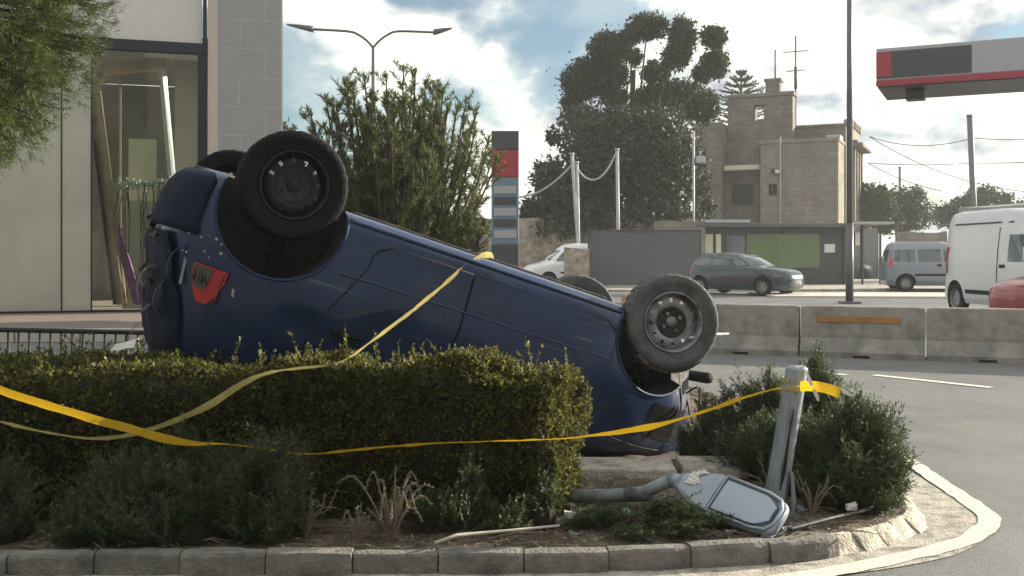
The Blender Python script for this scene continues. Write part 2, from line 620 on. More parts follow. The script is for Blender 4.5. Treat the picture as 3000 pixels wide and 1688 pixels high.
# ------------------------------------------------------------------ ground, road, kerb, island
def sheet(name, pts, z, m, kind='structure', cut=1):
    me = bpy.data.meshes.new(name)
    me.from_pydata([(p[0], p[1], z) for p in pts], [], [list(range(len(pts)))])
    o = link(name, me, m)
    tag(o, kind=kind)
    return o


sheet('road', [(-400, -60), (400, -60), (400, 900), (-400, 900)], 0.0, M_ASPH)

# kerb line of the island (outer top edge), from left along the front, round the tip, back
KERB = [(-5.2, 4.10), (-4.0, 4.12), (-2.1, 4.14), (-0.83, 4.15), (0.35, 4.19), (0.90, 4.26), (1.26, 4.35), (1.58, 4.52), (1.84, 4.72),
        (2.0, 4.95), (2.08, 5.3), (2.12, 5.80), (2.14, 6.4), (2.12, 7.2), (2.0, 8.2), (1.8, 9.4)]


def smooth_path(pts, step, closed=False):
    pts = [Vector((p[0], p[1], p[2] if len(p) > 2 else 0)) for p in pts]
    out = []
    n = len(pts)
    for i in range(n - 1):
        p0, p1, p2, p3 = pts[max(i - 1, 0)], pts[i], pts[i + 1], pts[min(i + 2, n - 1)]
        k = max(2, int((p2 - p1).length / step))
        for j in range(k):
            t = j / k
            out.append(0.5 * ((2 * p1) + (p2 - p0) * t + (2 * p0 - 5 * p1 + 4 * p2 - p3) * t * t + (3 * p1 - p0 - 3 * p2 + p3) * t ** 3))
    out.append(pts[-1])
    return out


def resample(path, step):
    out = [path[0].copy()]
    acc = 0
    for a, b in zip(path, path[1:]):
        L = (b - a).length
        if L < 1e-9:
            continue
        d = step - acc
        while d <= L:
            out.append(a + (b - a) * (d / L))
            d += step
        acc = L - (d - step)
    return out


kline = resample(smooth_path(KERB, 0.05), 0.05)


def offset_line(line, d):
    out = []
    for i, p in enumerate(line):
        t = (line[min(i + 1, len(line) - 1)] - line[max(i - 1, 0)]).normalized()
        nrm = Vector((-t.y, t.x, 0))          # left of travel = into the island
        out.append(p + nrm * d)
    return out


# concrete channel and white line round the island
ch_in, ch_out = offset_line(kline, 0.04), offset_line(kline, -0.20)
ch_out = [p.lerp(q, min(1, max(0, (p.x - 1.35) / 0.5))) for p, q in zip(ch_out, offset_line(kline, -0.26))]
ch = MB().grid([[Vector((p.x, p.y, 0.004)) for p in ch_out], [Vector((p.x, p.y, 0.004)) for p in ch_in]]).build('gutter_strip', M_GUTTER)
tag(ch, kind='structure')
WL = [(-3.0, 3.74), (-0.8, 3.80), (0.4, 3.90), (1.0, 4.06), (1.40, 4.24), (1.72, 4.42), (2.00, 4.60), (2.20, 4.80), (2.35, 5.03), (2.40, 5.3), (2.45, 5.85), (2.54, 6.9), (2.60, 8.4)]
wline = resample(smooth_path(WL, 0.04), 0.04)
wi, wo = offset_line(wline, 0.055), offset_line(wline, -0.05)
wo = [p + Vector((0.012 * noise.noise(p * 9), 0.012 * noise.noise(p * 9 + Vector((5, 5, 5))), 0)) for p in wo]
wi = [p + Vector((0.012 * noise.noise(p * 9 + Vector((9, 1, 5))), 0.012 * noise.noise(p * 9 + Vector((2, 5, 5))), 0)) for p in wi]
tag(MB().grid([[Vector((p.x, p.y, 0.008)) for p in wo], [Vector((p.x, p.y, 0.008)) for p in wi]]).build('edge_line', M_LINE), kind='structure')
# dashed lane marks on the far road
for k, (a, b) in enumerate((((2560, 1100), (2905, 1137)), ((2440, 1096), (2480, 1100)))):
    p, q = G(*a), G(*b)
    t = (q - p).normalized()
    nn = Vector((-t.y, t.x, 0)) * 0.06
    tag(MB().grid([[Vector((v.x, v.y, 0.006)) for v in (p - nn, q - nn)], [Vector((v.x, v.y, 0.006)) for v in (p + nn, q + nn)]]).build('lane_mark', M_LINE), kind='structure')

# island soil: uneven sheet inside the kerb
KZ = 0.088
inner = offset_line(kline, 0.085)


def island_height(x, y, edge):
    h = 0.05 * noise.noise(Vector((x * 1.3, y * 1.3, 0))) + 0.025 * noise.noise(Vector((x * 5, y * 5, 3))) + 0.012 * noise.noise(Vector((x * 16, y * 16, 7)))
    return KZ - 0.03 + min(edge, 1.0) * (h + 0.04)


rows = []
NB = 46
for j in range(NB + 1):
    u = (j / NB) ** 1.35
    row = []
    for p in inner:
        far = Vector((p.x * 0.8 - 0.35, 11.0 - 0.25 * abs(p.x), 0))
        q = p.lerp(far, u)
        row.append(Vector((q.x, q.y, island_height(q.x, q.y, u * 8))))
    rows.append(row)
isl = MB().grid(rows).build('island_soil', M_SOIL, smooth=True)
tag(isl, kind='structure')
isl_bvh = BVHTree.FromPolygons([tuple(v.co) for v in isl.data.vertices], [tuple(p.vertices) for p in isl.data.polygons])


def soil_z(x, y):
    h = isl_bvh.ray_cast(Vector((x, y, 3)), Vector((0, 0, -1)))
    return h[0].z if h[0] else KZ


# kerb stones, one by one
kerb = MB().grid([[Vector((p.x, p.y, 0.02)) for p in offset_line(kline, 0.03)], [Vector((p.x, p.y, 0.02)) for p in offset_line(kline, 0.14)]]).build('kerb', M_GUTTER)
tag(kerb, kind='structure')
STONE = 7     # samples of 0.05 m per stone
prng = random.Random(3)
s = 0
while s < len(kline) - 8:
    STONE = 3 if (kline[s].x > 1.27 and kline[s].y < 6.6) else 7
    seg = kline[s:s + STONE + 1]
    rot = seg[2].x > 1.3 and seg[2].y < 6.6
    gap = 0.008 if rot else 0.003
    pts = resample(seg, 0.05)
    rows = []
    L = (STONE) * 0.05
    n_ = 5 if STONE > 3 else 3
    dz = prng.uniform(-0.008, 0.008)
    dn = prng.uniform(-0.012, 0.012)
    wear = prng.uniform(0.004, 0.014)
    for k in range(n_ + 1):
        t = gap / L + (1 - 2 * gap / L) * k / n_
        f = t * STONE
        i = min(int(f), STONE - 1)
        p = seg[i].lerp(seg[i + 1], f - i)
        tg = (seg[i + 1] - seg[i]).normalized()
        nn = Vector((-tg.y, tg.x, 0))
        e = 0.008 if k in (0, n_) else 0
        zt = KZ + dz + (-0.02 if rot else 0)
        prof = [(0.0 + e + dn, -0.05), (0.0 + e + dn, 0.3 * zt), (0.004 + e + dn, zt - wear - e), (wear + e + dn, zt - e * 0.5), (0.05, zt + 0.002), (0.09, zt - e * 0.5), (0.10, zt - 0.01), (0.10, -0.05)]
        if rot:
            prof = [(dn - 0.01, -0.05), (dn - 0.008, 0.006), (0.012 + dn + e, 0.4 * zt), (0.042 + dn + e, 0.85 * zt), (0.06 + e, zt - e * 0.5), (0.08, zt + 0.002), (0.11, zt - 0.01), (0.11, -0.05)]
        rows.append([p + nn * (a + 0.006 * noise.noise(p * 14 + Vector((b * 30, 0, s)))) + Vector((0, 0, b + 0.007 * noise.noise(p * 17 + Vector((a * 30, 4, s))))) for a, b in prof])
    mb = MB().grid(rows)
    m_ = len(rows[0])
    mb.f += [list(range(m_)), list(range(n_ * m_, (n_ + 1) * m_))[::-1]]
    mb.build('kerb_stone', M_KERBLIT if rot else M_KERB, kerb, fix=True)  # tip stones take the paler, sunlit-coloured copy
    s += STONE


# ------------------------------------------------------------------ vehicles
def interp_levels(keys, zs):
    """keys: rows (z, xr, xf, hw, n) -> rows at zs (smooth)"""
    K = np.array(keys, float)
    out = []
    for z in zs:
        i = int(np.clip(np.searchsorted(K[:, 0], z) - 1, 0, len(K) - 2))
        z0, z1 = K[i, 0], K[i + 1, 0]
        t = (z - z0) / (z1 - z0)

        def slope(j):
            a, b = max(j - 1, 0), min(j + 1, len(K) - 1)
            return (K[b] - K[a]) / (K[b, 0] - K[a, 0])
        h = z1 - z0
        m0, m1 = slope(i) * h, slope(i + 1) * h
        d = K[i + 1] - K[i]
        # keep it monotone
        for q in range(1, K.shape[1]):
            if d[q] == 0:
                m0[q] = m1[q] = 0
            else:
                m0[q] = np.clip(m0[q] / d[q], 0, 3) * d[q]
                m1[q] = np.clip(m1[q] / d[q], 0, 3) * d[q]
        r = (2 * t ** 3 - 3 * t ** 2 + 1) * K[i] + (t ** 3 - 2 * t ** 2 + t) * m0 + (-2 * t ** 3 + 3 * t ** 2) * K[i + 1] + (t ** 3 - t ** 2) * m1
        r[0] = z
        out.append(r)
    return out


def outline(xr, xf, hw, n, N, nf=None):
    """half-symmetric superellipse in plan, N points by arc length, starting at the rear centre"""
    T = np.linspace(-math.pi, math.pi, 721)
    c, s = np.cos(T), np.sin(T)
    xm, a = (xr + xf) / 2, (xf - xr) / 2
    nn = np.where(c > 0, nf or n, n)
    X = xm + a * np.sign(c) * np.abs(c) ** (2 / nn)
    Y = hw * np.sign(s) * np.abs(s) ** (2 / nn)
    seg = np.hypot(np.diff(X), np.diff(Y))
    L = np.concatenate([[0], np.cumsum(seg)])
    t = np.linspace(0, L[-1], N + 1)[:-1]
    return np.interp(t, L, X), np.interp(t, L, Y)


class Shell:
    """vehicle body made from horizontal outlines; local x forward, y left, z up"""
    def __init__(s, keys, zs, N=120, nf=None):
        s.rows = []
        for r in interp_levels(keys, zs):
            X, Y = outline(r[1], r[2], r[3], r[4], N, nf)
            s.rows.append([Vector((x, y, r[0])) for x, y in zip(X, Y)])
        mb = MB().grid(s.rows, close=True)
        nb = len(s.rows)
        mb.f.append(list(range(N))[::-1])
        mb.f.append(list(range((nb - 1) * N, nb * N)))
        s.mb = mb
        s.bvh = BVHTree.FromPolygons([tuple(v) for v in mb.v], mb.f)

    def hit(s, o, d):
        h = s.bvh.ray_cast(Vector(o), Vector(d))
        if h[0] is None:
            return None
        n = h[1]
        if n.dot(Vector(d)) > 0:
            n = -n
        return h[0], n

    def side(s, x, z, sgn=1, off=0.0):
        h = s.hit((x, 3 * sgn, z), (0, -sgn, 0))
        if h is None:
            return Vector((x, 0.5 * sgn, z))
        return h[0] + h[1] * off

    def end(s, y, z, sgn=1, off=0.0):
        h = s.hit((9 * sgn, y, z), (-sgn, 0, 0))
        if h is None:
            return Vector((0, y, z))
        return h[0] + h[1] * off

    def mesh_with_arches(s, name, arches, m_body, m_cut, parent, depth=0.34):
        """arches: (x, z, r, halfwidth)"""
        o = s.mb.build(name, m_body, parent, smooth=True, fix=True)
        cutters = []
        for x, z, r, hw in arches:
            for sg in (1, -1):
                mb = MB()
                prof = [(0.0001, hw - depth), (r, hw - depth), (r, hw + 0.3), (0.0001, hw + 0.3)]
                mb.lathe([(a, b * sg) for a, b in prof], 44, Matrix.Translation((x, 0, z)))
                c = mb.build('cutter', m_cut, None, fix=True)
                cutters.append(c)
                mo = o.modifiers.new('cut', 'BOOLEAN')
                mo.operation = 'DIFFERENCE'
                mo.object = c
                mo.solver = 'EXACT'
                mo.material_mode = 'TRANSFER'
        pm = o.parent
        o.parent = None
        bpy.context.view_layer.update()
        dg = bpy.context.evaluated_depsgraph_get()
        me = bpy.data.meshes.new_from_object(o.evaluated_get(dg))
        o.modifiers.clear()
        o.data = me
        o.parent = pm
        for c in cutters:
            bpy.data.objects.remove(c)
        try:
            me.set_sharp_from_angle(angle=R(38))
        except Exception:
            pass
        return o


def patch(shell, rows, m, name, parent, mode='side', sgn=1, off=0.006, rim=0.02, smooth=True):
    """rows of (a, z) laid on the shell, standing 'off' proud of it with a rim going in"""
    P = []
    for r in rows:
        if mode == 'side':
            P.append([shell.side(a, z, sgn, off) for a, z in r])
        else:
            P.append([shell.end(a, z, sgn, off) for a, z in r])
    mb = MB().grid(P)
    nr, m_ = len(P), len(P[0])
    loop = [(0, j) for j in range(m_)] + [(i, m_ - 1) for i in range(1, nr)] + [(nr - 1, j) for j in range(m_ - 2, -1, -1)] + [(i, 0) for i in range(nr - 2, 0, -1)]
    base = len(mb.v)
    for i, j in loop:
        p = P[i][j]
        d = Vector((0, -sgn, 0)) if mode == 'side' else Vector((-sgn, 0, 0))
        mb.v.append(p + d * rim)
    k = len(loop)
    for q in range(k):
        a, b = loop[q], loop[(q + 1) % k]
        mb.f.append([a[0] * m_ + a[1], b[0] * m_ + b[1], base + (q + 1) % k, base + q])
    o = mb.build(name, m, parent, smooth=smooth, fix=True)
    try:
        o.data.set_sharp_from_angle(angle=R(40))
    except Exception:
        pass
    return o


def quad_rows(c00, c10, c01, c11, nx=10, nz=6):
    """corners (a,z): lower-left, lower-right, upper-left, upper-right"""
    rows = []
    for j in range(nz + 1):
        v = j / nz
        rows.append([((1 - u) * ((1 - v) * c00[0] + v * c01[0]) + u * ((1 - v) * c10[0] + v * c11[0]),
                      (1 - u) * ((1 - v) * c00[1] + v * c01[1]) + u * ((1 - v) * c10[1] + v * c11[1])) for u in [i / nx for i in range(nx + 1)]])
    return rows


def seam(shell, pts, parent, name='panel_gap', r=0.005, sgn=1, m=None, off=0.0):
    path = [shell.side(x, z, sgn, off) for x, z in pts]
    return MB().tube(path, r, 6).build(name, m or M_SEAM, parent, smooth=True)


def poly_dense(pts, step=0.04):
    out = []
    for a, b in zip(pts, pts[1:]):
        n = max(1, int(math.hypot(b[0] - a[0], b[1] - a[1]) / step))
        out += [(a[0] + (b[0] - a[0]) * i / n, a[1] + (b[1] - a[1]) * i / n) for i in range(n)]
    out.append(pts[-1])
    return out


def wheel(parent, loc, rad, width, m_tyre, m_rim, sgn=1, steer=0.0, camber=0.0, holes=True, detail=True, name='wheel'):
    """a wheel as tyre with rim, hub and nuts as sub-parts; outer face towards +y*sgn"""
    M = Matrix.Translation(loc) @ Matrix.Rotation(steer, 4, 'Z') @ Matrix.Rotation(camber, 4, 'X') @ Matrix.Diagonal((1, sgn, 1, 1))
    w = width / 2
    rr = rad * 0.62          # rim radius
    prof = [(rr, -w * 0.8), (rr * 1.06, -w * 0.92), (rad * 0.86, -w), (rad * 0.955, -w * 0.93), (rad, -w * 0.72),
            (rad, -w * 0.4), (rad - 0.006, -w * 0.38), (rad - 0.006, -w * 0.3), (rad, -w * 0.28), (rad, w * 0.28), (rad - 0.006, w * 0.3), (rad - 0.006, w * 0.38), (rad, w * 0.4),
            (rad, w * 0.62), (rad * 0.993, w * 0.76), (rad * 0.975, w * 0.88), (rad * 0.945, w * 0.96), (rad * 0.87, w), (rad * 0.80, w * 0.985), (rad * 0.79, w * 0.96), (rr * 1.06, w * 0.92), (rr, w * 0.8)]
    tb_ = MB().lathe(prof, 120 if detail else 28, M, closed=True)
    if detail:        # tread blocks: cross grooves cut into the crown and shoulder
        Mi = M.inverted()
        for q, (pr_, ph_) in enumerate(prof):
            if pr_ < rad * 0.96 or abs(ph_) > w * 0.9:
                continue
            for j in range(120):
                if (j + (2 if ph_ > 0 else 0) + int(abs(ph_) / w * 2.5)) % 4 == 0:
                    v_ = Mi @ tb_.v[q * 120 + j]
                    k_ = (pr_ - 0.008) / pr_
                    tb_.v[q * 120 + j] = M @ Vector((v_.x * k_, v_.y, v_.z * k_))
    t = tb_.build(name, m_tyre, parent, smooth=True, fix=True)
    t.data.set_sharp_from_angle(angle=R(35))
    # rim: barrel + dished disc with a ring of holes
    mb = MB()
    lip = [(rr * 1.0, w * 0.80), (rr * 1.02, w * 0.93), (rr * 0.97, w * 0.93), (rr * 0.93, w * 0.72), (rr * 0.90, w * 0.3), (rr * 0.88, -w * 0.5), (rr * 0.96, -w * 0.8)]
    mb.lathe(lip, 48 if detail else 24, M)
    n = 48
    ring = [rr * 0.90, rr * 0.80, rr * 0.66, rr * 0.56, rr * 0.42, rr * 0.30, 0.001]
    hh = [w * 0.36, w * 0.52, w * 0.60, w * 0.55, w * 0.40, w * 0.42, w * 0.42]
    vs = []
    for r_, h_ in zip(ring, hh):
        for j in range(n):
            a = 2 * math.pi * j / n
            vs.append(M @ Vector((r_ * math.cos(a), h_, r_ * math.sin(a))))
    fs = []
    for i in range(len(ring) - 1):
        for j in range(n):
            if holes and i == 1 and j % 4 == 1:
                continue
            j2 = (j + 1) % n
            fs.append((i * n + j, (i + 1) * n + j, (i + 1) * n + j2, i * n + j2))
    mb.add(vs, fs)
    mb.build('rim', m_rim, t, smooth=True)
    if detail:
        MB().lathe([(0.001, w * 0.425), (rr * 0.44, w * 0.425), (rr * 0.52, w * 0.535), (rr * 0.5, w * 0.3)], 32, M).build('hub_dish', M_UNDER, t, smooth=True)
        hb = MB().lathe([(0.001, w * 0.52), (rr * 0.16, w * 0.52), (rr * 0.19, w * 0.47), (rr * 0.19, w * 0.3)], 20, M)
        hb.build('hub', m_rim, t, smooth=True)
        for k in range(4):
            a = math.pi / 4 + k * math.pi / 2
            c = Vector((rr * 0.31 * math.cos(a), w * 0.41, rr * 0.31 * math.sin(a)))
            MB().lathe([(0.001, w * 0.2), (0.011, w * 0.2), (0.012, w * 0.0)], 6, M @ Matrix.Translation(c)).build('nut', M_DARKG if m_rim is M_RIMB else M_RIMG, t)
    return t


# ---------------- the overturned blue hatchback
TH, PH = R(20.0), R(17.9)
fx = Vector((math.cos(TH) * math.cos(PH), math.sin(TH) * math.cos(PH), -math.sin(PH)))
ly = Vector((math.sin(TH), -math.cos(TH), 0))
uz = fx.cross(ly)
anchor_local = Vector((0.58, 0.80, 0.135))
anchor_world = Vector((-1.127, 5.30, 1.668))
Rm = Matrix((fx, ly, uz)).transposed()
org = anchor_world - Rm @ anchor_local
CARM = Matrix.Translation(org) @ Rm.to_4x4()
car = empty('overturned_car', mtx=CARM, label='wrecked blue hatchback lying on its roof with wheels in the air', cat='car')

keys = [  # z, rear x, front x, half width, exponent
    (0.17, 0.12, 3.22, 0.715, 5.5), (0.20, 0.07, 3.28, 0.77, 5.5), (0.26, 0.03, 3.34, 0.795, 5.2), (0.34, 0.01, 3.36, 0.800, 5.0), (0.48, 0.00, 3.39, 0.812, 4.8), (0.60, 0.02, 3.44, 0.814, 4.6),
    (0.70, 0.05, 3.48, 0.808, 4.4), (0.78, 0.07, 3.49, 0.797, 4.3), (0.90, 0.10, 3.47, 0.773, 4.2), (0.98, 0.12, 3.38, 0.752, 4.2), (1.05, 0.14, 3.12, 0.730, 4.2), (1.11, 0.17, 2.80, 0.710, 4.2),
    (1.22, 0.23, 2.46, 0.675, 4.2), (1.34, 0.32, 2.18, 0.615, 4.2), (1.43, 0.42, 1.96, 0.555, 3.8), (1.475, 0.55, 1.76, 0.45, 3.4), (1.495, 0.75, 1.52, 0.30, 3.0)]
zs = [0.17, 0.185, 0.20, 0.23, 0.26, 0.30, 0.34, 0.38, 0.42, 0.46, 0.50, 0.54, 0.58, 0.62, 0.66, 0.70, 0.74, 0.78, 0.82, 0.86, 0.90, 0.94, 0.98, 1.01, 1.05, 1.08, 1.11, 1.16, 1.2, 1.25, 1.3, 1.35, 1.39, 1.42, 1.45, 1.47, 1.485, 1.495]
sh = Shell(keys, zs, 140, nf=3.6)
# shallow crumple dents pushed into the rear corner and roof
for v in sh.mb.v:
    k = max(0.0, 0.45 - v.x) / 0.45
    if v.z > 0.55:
        d = noise.noise(Vector((v.x * 6, v.y * 6, v.z * 6)))
        v.x += 0.05 * k * d
        v.y -= math.copysign(1, v.y) * 0.02 * k * abs(d)
    if v.z > 1.2:
        v.z -= 0.05 * max(0, noise.noise(v * 3))
    if v.y > 0.3:
        for dx, dz_, dr_, dd_ in ((1.30, 0.74, 0.17, 0.024), (2.18, 0.60, 0.24, 0.018), (0.82, 0.82, 0.13, 0.020), (2.48, 0.86, 0.20, 0.030), (1.85, 0.88, 0.16, 0.022), (0.45, 0.55, 0.10, 0.014), (3.1, 0.8, 0.2, 0.03)):
            v.y -= dd_ * math.exp(-(((v.x - dx) / dr_) ** 2 + ((v.z - dz_) / (dr_ * 0.6)) ** 2))
    v.y += (0.008 * noise.noise(v * 3.0) + 0.003 * noise.noise(v * 9.0)) * (1 if v.y > 0 else -1)
sh.bvh = BVHTree.FromPolygons([tuple(v) for v in sh.mb.v], sh.mb.f)
RW, FW = 0.58, 2.93
AR_Z = 0.30
body = sh.mesh_with_arches('body', [(RW, AR_Z, 0.335, 0.81), (FW, AR_Z, 0.325, 0.81)], M_BLUE, M_UNDER, car, depth=0.36)

# rolled wheel-arch lips
for x0, r0 in ((RW, 0.338), (FW, 0.328)):
    for sg in (1, -1):
        pts = []
        a0 = math.asin(max(-1, (0.205 - AR_Z) / r0))
        for k in range(33):
            a = a0 + (math.pi - 2 * a0) * k / 32
            x, z = x0 + r0 * math.cos(a), AR_Z + r0 * math.sin(a)
            if 0.03 < x < 3.24:
                pts.append((x, z))
        seam(sh, pts, car, 'wheel_arch_lip', 0.010, sg, M_BLUED, off=-0.003)

# doors: separate panels standing a few millimetres proud, dark gaps around them
def door_rows(z0, z1, xr, xf, nz=14, nx=12):
    rows = []
    for j in range(nz + 1):
        z = z0 + (z1 - z0) * j / nz
        a, b = xr(z), xf(z)
        rows.append([(a + (b - a) * i / nx, z) for i in range(nx + 1)])
    return rows


def rr_rear(z):          # rear door, rear edge: follows the arch then rises
    base = 1.12 - 0.20 * max(0, min(1, (z - 0.42) / 0.4))
    rd = max(0.0, 0.10 - (z - 0.285))
    return base - 0.03 + (0.10 - math.sqrt(max(0, 0.01 - rd * rd)) if rd > 0 else 0) + 0.0


def rr_front(z):
    return 1.655 - 0.05 * max(0, (z - 0.6) / 0.4)


def fd_rear(z):
    return rr_front(z) + 0.012


def fd_front(z):
    rd = max(0.0, 0.10 - (z - 0.285))
    return 2.60 - (0.10 - math.sqrt(max(0, 0.01 - rd * rd)) if rd > 0 else 0)


for sg in (1, -1):
    for nm, a, b in (('rear_door', rr_rear, rr_front), ('front_door', fd_rear, fd_front)):
        dr = patch(sh, door_rows(0.285, 1.05, a, b), M_BLUE, nm, car, 'side', sg, 0.006, 0.012)
        edge = [(a(z), z) for z in np.linspace(1.05, 0.285, 22)] + [(b(z), z) for z in np.linspace(0.285, 1.05, 22)]
        path = [sh.side(x, z, sg, 0.001) for x, z in edge]
        MB().tube(path, 0.0062, 6).build('door_gap', M_SEAM, dr, smooth=True)
        hx = b(0.8) - 0.42 if nm == 'front_door' else a(0.8) + 0.12
        hx = a(0.8) + 0.10
        hp = [sh.side(hx + 0.17 * k / 8, 0.80, sg, 0.006 + 0.026 * math.sin(math.pi * k / 8)) for k in range(9)]
        MB().tube(hp, 0.011, 8).build('door_handle', M_BLACK, dr, smooth=True)
    # rubbing strip and sill crease
    seam(sh, poly_dense([(0.95, 0.50), (2.58, 0.50)]), car, 'side_crease', 0.006, sg, M_BLUE, off=0.004)
    seam(sh, poly_dense([(0.92, 0.215), (2.60, 0.215)]), car, 'sill_edge', 0.016, sg, M_BLUE, off=-0.002)
    # side glass
    patch(sh, quad_rows((0.98, 1.10), (1.585, 1.10), (0.92, 1.36), (1.52, 1.395), 8, 6), M_GLASSD, 'side_window', car, 'side', sg, 0.004, 0.012)
    patch(sh, quad_rows((1.66, 1.10), (2.48, 1.10), (1.58, 1.395), (1.98, 1.39), 8, 6), M_GLASSD, 'side_window', car, 'side', sg, 0.004, 0.012)
    patch(sh, quad_rows((0.50, 1.11), (0.90, 1.09), (0.58, 1.29), (0.86, 1.35), 6, 5), M_GLASSD, 'side_window', car, 'side', sg, 0.004, 0.012)
patch(sh, quad_rows((-0.62, 1.13), (0.62, 1.13), (-0.48, 1.39), (0.48, 1.39), 10, 6), M_GLASSD, 'windscreen', car, 'end', 1, 0.004, 0.012)
# bonnet panel
bon = patch(sh, quad_rows((-0.62, 0.88), (0.62, 0.88), (-0.62, 1.09), (0.62, 1.09), 12, 10), M_BLUE, 'bonnet', car, 'end', 1, 0.008, 0.02)

# black rear bumper wrapped round the tail
brow = []
for z in np.linspace(0.19, 0.53, 9):
    r = interp_levels(keys, [z])[0]
    X, Y = outline(r[1] - 0.035, r[2] + 0.02, r[3] + 0.006, r[4], 160, 3.6)
    sel = [Vector((x, y, z)) for x, y in zip(X, Y) if x < 0.235]
    k = [i for i in range(len(sel))]
    sel.sort(key=lambda p: math.atan2(p.y, -(p.x - 0.5)))
    brow.append(sel)
mn = min(len(r) for r in brow)
brow2 = []
for r in brow:
    idx = np.linspace(0, len(r) - 1, 60)
    brow2.append([r[int(i)].lerp(r[min(int(i) + 1, len(r) - 1)], i - int(i)) for i in idx])
bmp = MB().grid(brow2).build('rear_bumper', M_NAVYBLK, car, smooth=True, fix=True)
so = bmp.modifiers.new('thick', 'SOLIDIFY')
so.thickness = 0.02
so.offset = -1

# crushed tailgate: crumpled dark skin over the tail with torn trim
trow = []
for j, z in enumerate(np.linspace(0.55, 1.32, 26)):
    row = []
    for i, y in enumerate(np.linspace(-0.60, 0.60, 40)):
        p = sh.end(y * (1 - 0.22 * max(0, z - 0.9)), z, -1, 0.012)
        d = noise.noise(Vector((y * 7, z * 7, 1.7))) * 0.028 + noise.noise(Vector((y * 18, z * 18, 4))) * 0.010
        p.x -= 0.015 + d
        row.append(p)
    trow.append(row)
tg = MB().grid(trow).build('crushed_tailgate', M_NAVYBLK, car, smooth=True, fix=True)
prng = random.Random(11)
for k in range(16):
    y = prng.uniform(0.25, 0.60)
    z = prng.uniform(0.52, 1.02)
    p = sh.end(min(y, 0.66), z, -1, 0.0)
    L = prng.uniform(0.05, 0.15)
    d = Vector((prng.uniform(-0.15, 0.1), prng.uniform(-0.4, 0.4), prng.uniform(-1, 1))).normalized()
    s = d.orthogonal().normalized() * prng.uniform(0.008, 0.02)
    q = p + Vector((-0.03, 0, 0))
    mid = q + d * L * 0.5 + Vector((-0.03, 0.01, 0))
    MB().grid([[q - s, mid - s * 0.7, q + d * L], [q + s, mid + s * 0.8, q + d * L + s * 0.2]]).build('torn_trim', M_DARKG if k % 3 else M_BLACK, tg)
prng = random.Random(5)
for k in range(11):       # bits of broken reflector and bare metal
    x, z = prng.uniform(0.12, 0.36), prng.uniform(0.50, 0.63)
    c = sh.side(x, z, 1, 0.006)
    s = prng.uniform(0.003, 0.0065)
    MB().box((-s, -s * 0.4, -s), (s, s * 0.4, s), Matrix.Translation(c) @ Matrix.Rotation(prng.uniform(0, 3), 4, 'Y')).build('broken_bit', M_CHROME if k % 3 else M_GALV, tg)

# tail lamp (near side): red C-shaped outside with a broken clear core
def lamp_rows(x0, x1, z0, z1, a, b, n=10):
    return [[(x0 + a * v * v + (x1 - b * v ** 3 - x0 - a * v * v) * u, z0 + (z1 - z0) * v + 0.012 * u * (1 - v)) for u in np.linspace(0, 1, n)] for v in np.linspace(0, 1, n)]


tl = patch(sh, lamp_rows(0.245, 0.415, 0.655, 0.85, 0.07, 0.055), M_RED, 'tail_lamp', car, 'side', 1, 0.018, 0.05)
patch(sh, lamp_rows(0.252, 0.345, 0.662, 0.78, 0.03, 0.01, 6), M_CLEAR, 'broken_reflector', tl, 'side', 1, 0.024, 0.02)
for k in range(4):
    c = sh.side(0.266 + 0.02 * k, 0.715 + 0.006 * k, 1, 0.028)
    MB().box((-0.004, -0.005, -0.03), (0.004, 0.005, 0.03), Matrix.Translation(c) @ Matrix.Rotation(0.12 * k, 4, 'Y')).build('reflector_rib', M_CLEAR if k == 1 else M_DARKG, tl)
MB().tube([sh.side(0.40, z, 1, 0.02) for z in np.linspace(0.67, 0.84, 7)], 0.005, 6).build('lamp_rib', M_DARKRED, tl, smooth=True)
patch(sh, quad_rows((0.455, 0.735), (0.468, 0.74), (0.462, 0.775), (0.475, 0.78), 2, 2), M_CHROME, 'fuel_flap_glint', car, 'side', 1, 0.006, 0.01)
patch(sh, lamp_rows(0.245, 0.415, 0.655, 0.85, 0.07, 0.055), M_RED, 'tail_lamp', car, 'side', -1, 0.018, 0.05)
p0 = sh.side(0.16, 0.60, 1, 0.02)
MB().box((-0.007, -0.006, -0.07), (0.007, 0.006, 0.07), Matrix.Translation(sh.side(0.205, 0.72, 1, 0.01)) @ Matrix.Rotation(0.1, 4, 'Y')).build('lamp_bracket', M_GALV, car)

# exposed nose: dark slam panel, headlamp bowls, crash beam, hanging trim
patch(sh, quad_rows((-0.66, 0.24), (0.66, 0.24), (-0.62, 0.86), (0.62, 0.86), 12, 8), M_DARKG, 'front_panel', car, 'end', 1, 0.006, 0.02)
for sg in (1, -1):
    patch(sh, quad_rows((3.00, 0.66), (3.26, 0.66), (2.98, 0.86), (3.20, 0.87), 6, 5), M_BLACK, 'headlamp_bowl', car, 'side', sg, 0.004, 0.02)
    patch(sh, quad_rows((3.02, 0.30), (3.24, 0.30), (3.07, 0.50), (3.26, 0.53), 6, 5), M_DARKG, 'bumper_bracket', car, 'side', sg, 0.004, 0.02)
beam = MB().tube([(3.36, -0.6, 0.42), (3.42, -0.3, 0.42), (3.43, 0, 0.42), (3.42, 0.3, 0.42), (3.36, 0.62, 0.42)], 0.035, 8).build('crash_beam', M_UNDER, car, smooth=True)
MB().tube([(3.05, 0.80, 0.24), (3.2, 0.80, 0.17), (3.34, 0.74, 0.13)], [0.012, 0.01, 0.006], 8).build('bent_bracket', M_CHROME, car, smooth=True)
lip = [sh.side(x, 0.93 + 0.01 * math.sin(9 * x), 1, 0.008) for x in np.linspace(2.62, 3.14, 12)]
MB().tube(lip, 0.004, 6).build('wing_edge', M_SEAM, car, smooth=True)
